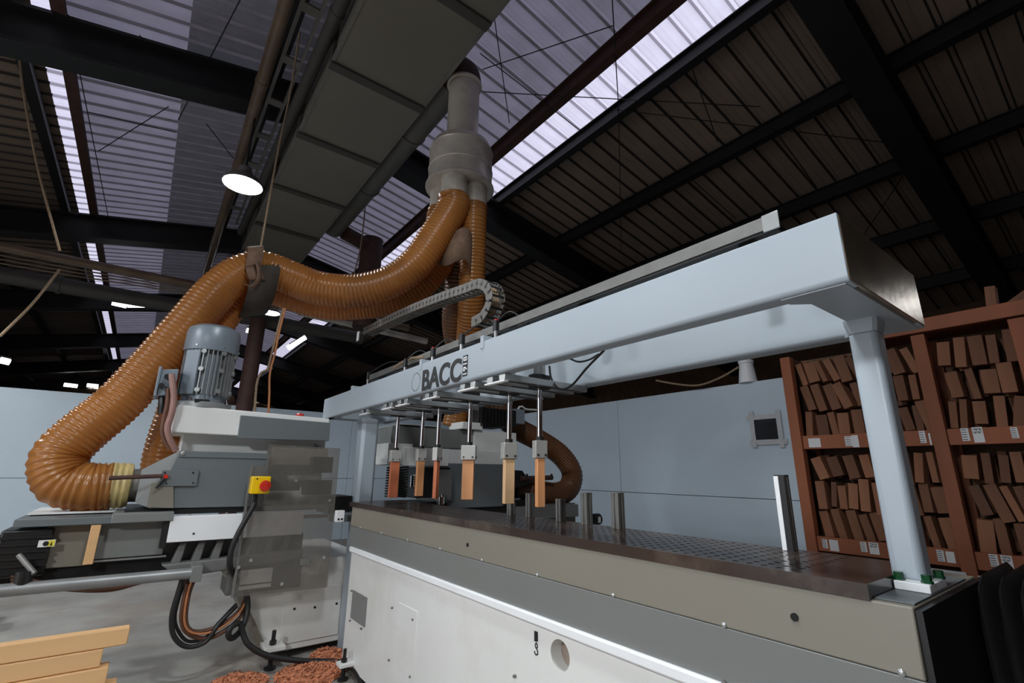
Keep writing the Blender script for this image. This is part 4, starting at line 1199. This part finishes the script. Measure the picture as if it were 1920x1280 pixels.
ribbon(loop, ax * 0.20, name='dark_wrap', mat='strap_dark', par=st)
q2 = at(470, 500, Y=3.96)
lp2 = []
for k in range(21):
    a = math.pi * (1.0 - k / 20 * 1.02) - 0.1
    lp2.append(q2 + Vector((0, -0.17 * math.cos(a) * -1, 0.165 * math.sin(a))))
lp2 = [q2 + Vector((0.0, -0.165 * math.sin(t), 0.165 * math.cos(t))) for t in [(-1.3 + 3.2 * k / 20) for k in range(21)]]
ribbon(lp2, ax * 0.11, name='strap', mat='strap', par=st)
e = lp2[-1]
ribbon([e, e + Vector((0.01, -0.02, -0.05)), e + Vector((0.03, -0.015, -0.09)), e + Vector((0.05, 0.0, -0.10))], ax * 0.10, name='strap_end', mat='strap', par=st)
e = at(480, 505, Y=3.78)
ribbon(spline([e + Vector((0, 0, 0.06)), e + Vector((0.02, -0.02, 0.0)), e + Vector((0.03, -0.01, -0.08)), e + Vector((0.0, 0.02, -0.14)), e + Vector((-0.04, 0.02, -0.13))], 0.02), Vector((0.035, 0.03, 0)), name='strap_end', mat='strap', par=st)
w2 = thing('hose_wrap', tuple(at(857, 470, Y=3.45)), 'brown cloth wrapped around the vertical hoses', 'wrap')
q = at(857, 476, Y=3.36)
ribbon([q + Vector((0.17 * math.cos(a) * 0.8 - 0.02, 0.17 * math.sin(a), 0.03 * math.sin(3 * a))) for a in [(-3.6 + 3.0 * k / 16) for k in range(17)]], Vector((0.01, 0, 0.30)), name='cloth', mat='strap', par=w2)


def rope(pts, r, label, mat='rope'):
    return cable(pts, r, mat, label, name='rope', cat='rope', step=0.05, n=6)


rope([at(487, 474, Y=3.98), at(500, 400, Y=3.98), at(522, 280, Y=3.98), at(545, 170, Y=3.97), at(562, 60, Y=3.96)], 0.008, 'pale rope rising from the hose sling to the roof')
rope([at(30, 60, Y=6.3), at(45, 180, Y=6.3), at(72, 320, Y=6.3), at(112, 470, Y=6.3)], 0.012, 'brown rope sagging from the roof to the overhead pipe on the left')
rope([at(112, 505, Y=7.6), at(60, 570, Y=7.5), at(0, 630, Y=7.4)], 0.016, 'rope stretched from the overhead pipe down to the left edge')
rope([at(535, 578, Y=3.9), at(524, 620, Y=3.9), at(516, 660, Y=3.9), at(506, 700, Y=3.9), at(505, 740, Y=3.9), at(503, 776, Y=3.9)], 0.0075, 'orange brown air line hanging to the top of the machining head', 'orange_cable')
rope([at(531, 578, Y=3.92), at(519, 625, Y=3.92), at(507, 672, Y=3.92), at(501, 693, Y=3.9), at(490, 698, Y=3.9), at(482, 715, Y=3.9), at(479, 745, Y=3.9), at(477, 774, Y=3.9)], 0.0085, 'beige air line bending in a hook above the machining head', 'rope')
rope([at(690, 330, Y=7.3), at(678, 450, Y=7.2), at(660, 530, Y=7.1)], 0.01, 'thin rope hanging beside the far duct drop', 'rope')

# overhead pipes on the left
def pipe(nm, p0, p1, r, mt, label, rings=0):
    t = thing(nm, tuple(Vector(p0).lerp(Vector(p1), 0.5)), label, 'pipe')
    C(p0, p1, r, n=18).build('pipe_run', mt, t)
    for k in range(rings):
        q = Vector(p0).lerp(Vector(p1), (k + 0.5) / rings)
        d = (Vector(p1) - Vector(p0)).normalized()
        C(q - d * 0.02, q + d * 0.02, r * 1.12, n=18).build('pipe_clip', mt, t)
    return t


pipe('overhead_pipe', (-5.6, 8.0, 2.58), (3.6, 8.0, 2.58), 0.062, 'pipe_dusty', 'dusty galvanised pipe crossing the hall at the left behind the hose', 4)
pipe('overhead_pipe', (-5.6, 8.75, 2.44), (3.0, 8.75, 2.44), 0.11, 'box_flange', 'wide dark pipe crossing just below the galvanised pipe', 3)
for k in range(3):
    tag(MB().tube(spline([(-5.6, 7.9, 2.46 - 0.03 * k), (-2, 7.9, 2.44 - 0.05 * k), (0.2, 7.9, 2.47 - 0.03 * k), (2.5, 7.9, 2.47)], 0.2), 0.009, 6).build('cable', 'pipe_dusty'), ['upper', 'middle', 'lower'][k] + ' loose cable strung beneath the galvanised pipe', 'cable', 'cables under the galvanised pipe')
pipe('overhead_pipe', (0.28, -1.5, 4.05), (0.42, 11.0, 3.6), 0.06, 'pipe_dusty', 'long grey pipe running under the roof beside the cable ladder', 3)
ld = thing('cable_ladder', (0.5, 4, 3.95), 'pale cable ladder running along the left of the trunk', 'cable ladder')
for dx in (0, 0.16):
    B(0.45 + dx, 0.475 + dx, -1.5, 8.5, 3.93, 4.0).build('side_rail', 'galv_dull', ld)
for k in range(14):
    B(0.475, 0.61, -1.2 + k * 0.7, -1.1 + k * 0.7, 3.94, 3.96).build('rung', 'galv_dull', ld)
pipe('overhead_pipe', (0.72, -1.5, 3.86), (0.72, 8.6, 3.86), 0.06, 'box_flange', 'dark pipe tucked against the side of the trunk', 3)
# dark slanting pipe behind the hose and the left motor
_q = at(470, 690, Y=8.6)
pipe('stand_pipe', (_q.x, 8.6, FL), (_q.x, 8.6, at(490, 600, Y=8.6).z), 0.12, 'steel_rust', 'dusty brown pipe rising behind the left motor')
pipe('overhead_pipe', tuple(at(560, 585, Y=8.3)), tuple(at(800, 640, Y=8.3)), 0.06, 'galv', 'thin dusty pipe passing under the sagging hoses')

# ================================================================== LAMPS
def bay_lamp(p, rr, label, glow, power=0):
    t = thing('pendant_lamp', p, label, 'lamp', 'pendant lamps under the roof')
    MB().lathe(p, (0, 0, 1), [(rr, 0), (rr * 1.02, 0.01), (rr * 0.9, rr * 0.35), (rr * 0.4, rr * 0.7), (rr * 0.32, rr * 1.1), (0.01, rr * 1.15)], 32, caps=False).build('reflector', 'galv_dull', t)
    MB().lathe(p, (0, 0, 1), [(0.002, 0.004), (rr * 0.96, 0.004), (rr * 0.96, 0.012), (0.002, 0.012)], 32, caps=False).build('diffuser', glow, t)
    C((p[0], p[1], p[2] + rr * 1.1), (p[0], p[1], roof_z(p[0]) - 0.25), 0.012, n=8).build('hanger', 'steel_black', t)
    if power:
        d = bpy.data.lights.new('lamp_bulb', 'SPOT')
        d.spot_size = math.radians(168)
        d.spot_blend = 0.25
        d.shadow_soft_size = rr * 0.9
        d.energy = power
        d.color = (0.92, 0.97, 1.0)
        o = bpy.data.objects.new('lamp_bulb', d)
        COL.objects.link(o)
        o.location = (p[0], p[1], p[2] + H - 0.03)
    return t


q = at(455, 347, Y=5.3)
bay_lamp(tuple(q), 0.19, 'bright round pendant lamp hanging left of the trunk', 'lamp_glow', 120)
bay_lamp((-2.3, 0.1, 1.75), 0.26, 'pendant lamp to the left of the camera, out of view', 'lamp_glow', 380)
bay_lamp((0.45, 0.9, 2.9), 0.2, 'added unseen pendant lamp overhead, lighting the left machining head', 'lamp_glow', 210)  # unseen lamp added to brighten the left head's front faces
bay_lamp((6.0, -0.6, 1.72), 0.24, 'pendant lamp over the aisle behind the rack, out of view', 'lamp_far', 9)
bay_lamp((-2.5, 3.0, 2.0), 0.24, 'pendant lamp left of the machining head, out of view', 'lamp_glow', 110)
bay_lamp((-2.5, 6.2, 2.0), 0.24, 'added pendant lamp lighting the left partition, out of view', 'lamp_glow', 190)  # lamp added out of view to brighten the left partition
q = at(601, 607, Y=16)
bay_lamp(tuple(q), 0.32, 'far white dish lamp seen under the sagging hoses', 'lamp_far', 160)
q = at(507, 587, Y=14)
bay_lamp(tuple(q), 0.24, 'far glaring lamp seen just below the hose sling', 'lamp_glow', 90)
q = at(60, 790, Y=6.0)
TUBE = [((540, 652), (572, 632), 14), ((211, 566), (238, 572), 13), ((239, 571), (278, 571), 14), ((120, 721), (145, 724), 26), ((163, 722), (184, 724), 26), ((462, 619), (492, 627), 17), ((0, 675), (18, 679), 16), ((278, 738), (293, 740), 26)]  # second tube is added to stand in for a bright patch of skylight
for k, (a, b, y) in enumerate(TUBE):
    pa_, pb = at(*a, Y=y), at(*b, Y=y)
    t = thing('tube_lamp', tuple((pa_ + pb) / 2), ['slanting tube lamp under the sagging hoses', 'short glowing tube standing in for bright skylight left of the slung hose', 'longest far tube lamp beside the slung hose', 'small far lamp above the left partition', 'second small far lamp above the left partition', 'pale tube lamp just right of the left motor', 'far tube lamp at the left edge above the partition', 'small lamp above the partition behind the hose'][k], 'lamp', 'tube lamps in the far hall')
    C(pa_, pb, 0.07, n=10).build('tube', 'lamp_far', t)
    MB().obb((pa_ + pb) / 2 + Vector((0, 0, 0.09)), (pb - pa_) * 0.5, Vector((0, 0.1, 0)), Vector((0, 0, 0.02))).build('housing', 'galv_dull', t)
# far windows over the partition
FW = [((474, 747), (492, 755)), ((500, 752), (512, 759)), ((531, 755), (546, 763)), ((126, 719), (146, 725)), ((165, 722), (184, 729))]
for k, (a, b) in enumerate(FW):
    p0, p1 = at(*a, Y=YMAX - 0.05), at(*b, Y=YMAX - 0.05)
    w = thing('window_%d' % (k + 2), (p0.x, YMAX - 0.05, p1.z), 'small bright window in the far end wall', None, None, 'structure')
    B(p0.x, p1.x, YMAX - 0.06, YMAX - 0.01, p1.z, p0.z).build('pane', 'window_far', w)
    xm_ = (p0.x + p1.x) / 2
    B(xm_ - 0.03, xm_ + 0.03, YMAX - 0.08, YMAX - 0.06, p1.z, p0.z).build('mullion', 'steel_black', w)

# ================================================================== SHELF OF OFFCUTS
XS = 4.9
SY = [2.03, 1.39, 0.99, 0.42, -0.15, -0.75, -1.35]
sf = thing('offcut_shelf', (5.2, 1.0, FL), 'tall reddish timber shelf rack filled with wooden blocks', 'shelf')
for y in SY:
    B(XS, XS + 0.09, y - 0.045, y + 0.045, FL, 1.12).build('post', 'wood_shelf', sf, bevel=0.004)
    B(XS + 0.40, XS + 0.48, y - 0.045, y + 0.045, FL, 1.13).build('post', 'wood_shelf', sf)
ZS = [(0.235, 0.356), (-0.64, -0.52), (-1.12, -1.02)]
for j, (z0, z1) in enumerate(ZS):
    for a, b in zip(SY[:-1], SY[1:]):
        B(XS + 0.02, XS + 0.055, b + 0.047, a - 0.047, z0, z1).build('front_board', 'wood_shelf', sf, bevel=0.003)
        B(XS + 0.055, XS + 0.48, b + 0.047, a - 0.047, z1 - 0.045, z1 - 0.02).build('shelf_board', 'wood_shelf', sf)
B(XS - 0.03, XS, -1.4, 1.44, 1.13, 1.24).build('top_rail', 'wood_shelf', sf, bevel=0.004)
B(XS + 0.09, XS + 0.48, -1.4, 1.44, 1.16, 1.19).build('top_board', 'wood_shelf', sf)
B(XS + 0.48, XS + 0.494, -1.4, 2.075, FL, 1.16).build('back_panel', 'dark_timber', sf)
B(XS + 0.09, XS + 0.40, 2.03, 2.045, FL, 1.13).build('dark_side_sheet', 'dark_timber', sf)  # dark sheet added so the inside of the rack reads as shaded
# card labels on the front boards
LAB = [(1515, 822, 1540, 838, 0), (1583, 818, 1600, 836, 1), (1596, 816, 1612, 838, 0), (1722, 808, 1738, 830, 1), (1740, 812, 1748, 834, 0), (1800, 803, 1820, 826, 1), (1821, 801, 1848, 829, 2), (1893, 801, 1912, 821, 1), (1541, 1010, 1553, 1028, 1), (1554, 1011, 1574, 1034, 0), (1612, 1015, 1627, 1035, 1), (1628, 1016, 1650, 1040, 2), (1755, 1030, 1773, 1053, 1), (1772, 1033, 1793, 1056, 0), (1853, 1038, 1875, 1063, 1), (1875, 1040, 1903, 1070, 2)]
for (x0, y0, x1, y1, kd) in LAB:
    p0, p1 = at(x0, y0, X=XS + 0.018), at(x1, y1, X=XS + 0.018)
    c = B(XS + 0.016, XS + 0.0195, p1.y, p0.y, p1.z, p0.z).build('label_card', 'paper', sf)
    wv, hv = p0.y - p1.y, p0.z - p1.z
    if kd == 1:
        for r_ in range(5):
            zz = p0.z - hv * (0.1 + 0.19 * r_)
            B(XS + 0.0148, XS + 0.0162, p0.y - wv * 0.75, p0.y - wv * 0.06, zz - hv * 0.05, zz).build('printed_line', 'black_ink', c)
    elif kd == 2:
        for r_ in range(2):
            zz = p0.z - hv * (0.08 + 0.2 * r_)
            for s_ in range(6):
                B(XS + 0.0148, XS + 0.0162, p0.y - wv * (0.12 + 0.13 * s_ + 0.08), p0.y - wv * (0.12 + 0.13 * s_), zz - hv * (0.07 + 0.04 * ((s_ * 7 + r_) % 3)), zz).build('handwritten_mark', 'black_ink', c)
# the offcuts, block by block
def blk(hw, hd_, hh):
    return MB().box(-hw, hw, -hd_, hd_, -hh, hh).build('wood_offcut', 'wood_block', None, local=True, bevel=0.003, seg=1)


PROTO = [blk(0.055, 0.036, 0.125), blk(0.05, 0.032, 0.11), blk(0.06, 0.042, 0.13), blk(0.05, 0.026, 0.12), blk(0.055, 0.045, 0.10)]
first = set()
bays = [(2.03, 1.39, 'left'), (1.39, 0.99, 'middle'), (0.99, 0.42, 'right'), (0.42, -0.15, 'far right')]
levels = [(0.337, 0.70, 'upper', 3), (-0.54, 0.65, 'lower', 3)]
cnt = 0
for (a, b, bn) in bays:
    for (z0, hgt, ln, rows) in levels:
        for layer in range(2):
            lean = rnd.uniform(-0.22, 0.22)
            yy0, yy1 = a - 0.06, b + 0.06
            for r_ in range(rows):
                y = yy0 - rnd.uniform(0.01, 0.04)
                idx = 0
                lean = lean * 0.3 + rnd.uniform(-0.28, 0.2)
                while y > yy1 + 0.02:
                    k = rnd.randrange(5)
                    if layer and rnd.random() < 0.12:
                        y -= 0.07
                        continue
                    src = PROTO[k]
                    o = src.copy() if k in first else src
                    if k in first:
                        COL.objects.link(o)
                    first.add(k)
                    w_half = [0.036, 0.032, 0.042, 0.026, 0.045][k]
                    h_half = [0.125, 0.11, 0.13, 0.12, 0.10][k]
                    ang = lean + rnd.uniform(-0.1, 0.1)
                    o.location = (XS + 0.14 + layer * 0.165 + rnd.uniform(-0.02, 0.02), y - w_half, z0 + H + 0.125 + r_ * 0.243 + rnd.uniform(-0.012, 0.012))
                    if y - w_half < yy1 - 0.005:
                        o.location.y = yy1 + 0.01
                    o.rotation_euler = (ang, rnd.uniform(-0.05, 0.05), rnd.uniform(-0.14, 0.14))
                    sc_ = rnd.uniform(0.82, 1.08)
                    o.scale = (1, sc_, rnd.uniform(0.85, 1.03))
                    rown = ['bottom', 'middle', 'top'][r_]
                    if layer:
                        lab = 'mostly hidden offcut, rear %s row, %s bay, %s rack shelf' % (rown, bn, ln)
                    else:
                        lab = '%s offcut from the left, %s row, %s bay, %s rack shelf' % (['first', 'second', 'third', 'fourth', 'fifth', 'sixth', 'seventh', 'eighth', 'ninth', 'tenth'][min(idx, 9)], rown, bn, ln)
                    idx += 1
                    tag(o, lab, 'offcut', 'offcuts in the %s bay of the %s shelf' % (bn, ln))
                    cnt += 1
                    y -= 2 * w_half + rnd.uniform(0.004, 0.04)
for k, (y, rx) in enumerate(((0.53, 0.1), (0.40, 1.0), (0.30, 0.9))):
    o = PROTO[k].copy()
    COL.objects.link(o)
    o.location = (XS + 0.16, y, 1.19 + H + (0.12 if k == 0 else 0.085))
    o.rotation_euler = (rx, 0, 0)
    tag(o, ['offcut standing upright on top of the rack', 'offcut leaning on top of the rack, left of the pair', 'offcut leaning on top of the rack, right of the pair'][k], 'offcut', 'offcuts on top of the rack')
# pale sheets under the lowest visible shelf
for k, (y0, y1, z0, z1) in enumerate(((1.28, 1.0, -0.95, -0.66), (0.94, 0.70, -0.98, -0.67), (0.66, 0.46, -0.98, -0.68))):
    tag(B(XS - 0.05 - 0.0 * k, XS - 0.035, y0, y1, FL, z1).build('pale_sheet', 'paper_dusty', None, bevel=0.002), 'pale board leaning against the foot of the rack, %s of three' % ['left', 'middle', 'right'][k], 'board', 'pale boards below the rack')

# white plastic pot on the partition and its loose wires
pt = at(1401, 700, X=XW + 0.04)
MBp = MB().lathe((XW + 0.04, pt.y, WTOP), (0, 0, 1), [(0.10, 0), (0.075, 0.22), (0.085, 0.23), (0.085, 0.26)], 20)
tag(MBp.build('plastic_pot', 'paint_bright'), 'white plastic pot standing on the edge of the partition', 'pot')
cable([at(1230, 713, X=XW - 0.1), at(1270, 720, X=XW - 0.1), at(1310, 722, X=XW - 0.1), at(1350, 708, X=XW - 0.08), at(1385, 688, X=XW - 0.05)], 0.012, 'rope', 'loose pale wire running along the partition to the white pot', step=0.05)
cable([at(970, 770, Y=3.97), at(976, 760, Y=3.97), at(986, 767, Y=3.97), at(1003, 768, Y=3.97), at(1012, 770, Y=3.97)], 0.010, 'paper', 'white rag strip tied behind the nearest clamp rod', name='rag', cat='rag', step=0.05)

# ================================================================== LUMBER AND FLOOR THINGS
PK = []
for k_ in range(9):
    PK.append((-0.62 - 0.0633 * k_, [0.083, 0.012, 0.04, 0.075, 0.05, 0.09, 0.06, 0.08, 0.07][k_], [2.645, 2.64, 2.63, 2.62, 2.612, 2.604, 2.596, 2.59, 2.58][k_], 0.063, 0.05 + 0.012 * k_))
for k, (z, x1, y, th, dp) in enumerate(PK):
    o = B(-2.4 + rnd.uniform(-.05, .05), x1, y, y + dp, z - th + 0.001, z).build('plank', 'wood_plank', None, bevel=0.004)
    tag(o, 'pale sawn plank in the stack at the lower left, %s' % ['topmost', 'second from top', 'third from top', 'fourth from top', 'fifth from top', 'fourth from bottom', 'third from bottom', 'second lowest', 'lowest'][k], 'plank', 'sawn planks stacked at the lower left')
for k in range(7):
    o = B(-2.6, -0.85 + rnd.uniform(-0.06, 0.06), 5.6 + (k % 2) * 0.22, 5.8 + (k % 2) * 0.22, -0.98 + (k // 2) * 0.14, -0.86 + (k // 2) * 0.14).build('plank', 'lumber_far', None, bevel=0.004)
    o.location.z = (0.001 + (k // 2) * 0.125)
    tag(o, 'sawn plank in the pile against the far left partition behind the black motor', 'plank', 'planks piled behind the black motor')
# reddish wood chips around the feet
mb = MB()
for (cx, cy, rx, ry, hh, n) in ((0.66, 3.42, 0.16, 0.2, 0.03, 500), (1.04, 3.36, 0.2, 0.2, 0.05, 900), (1.2, 3.52, 0.12, 0.2, 0.06, 500)):
    for k in range(n):
        a, r_ = rnd.uniform(0, 6.283), math.sqrt(rnd.random())
        h_ = hh * (1 - r_ * r_)
        p = Vector((cx + rx * r_ * math.cos(a), cy + ry * r_ * math.sin(a), FL + 0.004 + h_ * rnd.uniform(0.3, 1.0)))
        u = Vector((rnd.uniform(-1, 1), rnd.uniform(-1, 1), rnd.uniform(-.5, .5))).normalized() * rnd.uniform(0.008, 0.02)
        v = u.orthogonal().normalized() * 0.005
        mb.obb(p, u, v, u.cross(v).normalized() * 0.001)
for (cx, cy, rx, ry, hh) in ((0.66, 3.42, 0.14, 0.18, 0.022), (1.04, 3.36, 0.19, 0.18, 0.04), (1.2, 3.52, 0.11, 0.18, 0.05)):
    mb.lathe((cx, cy, FL), (0, 0, 1), [(rx, 0), (rx * 0.8, hh * 0.36), (rx * 0.5, hh * 0.75), (rx * 0.2, hh * 0.95), (0.005, hh)], 20, caps=False)
tag(mb.build('wood_chips', 'sawdust', None, smooth=False, fixn=False), 'reddish wood chips heaped around the machine feet', 'wood chips', None, 'stuff')
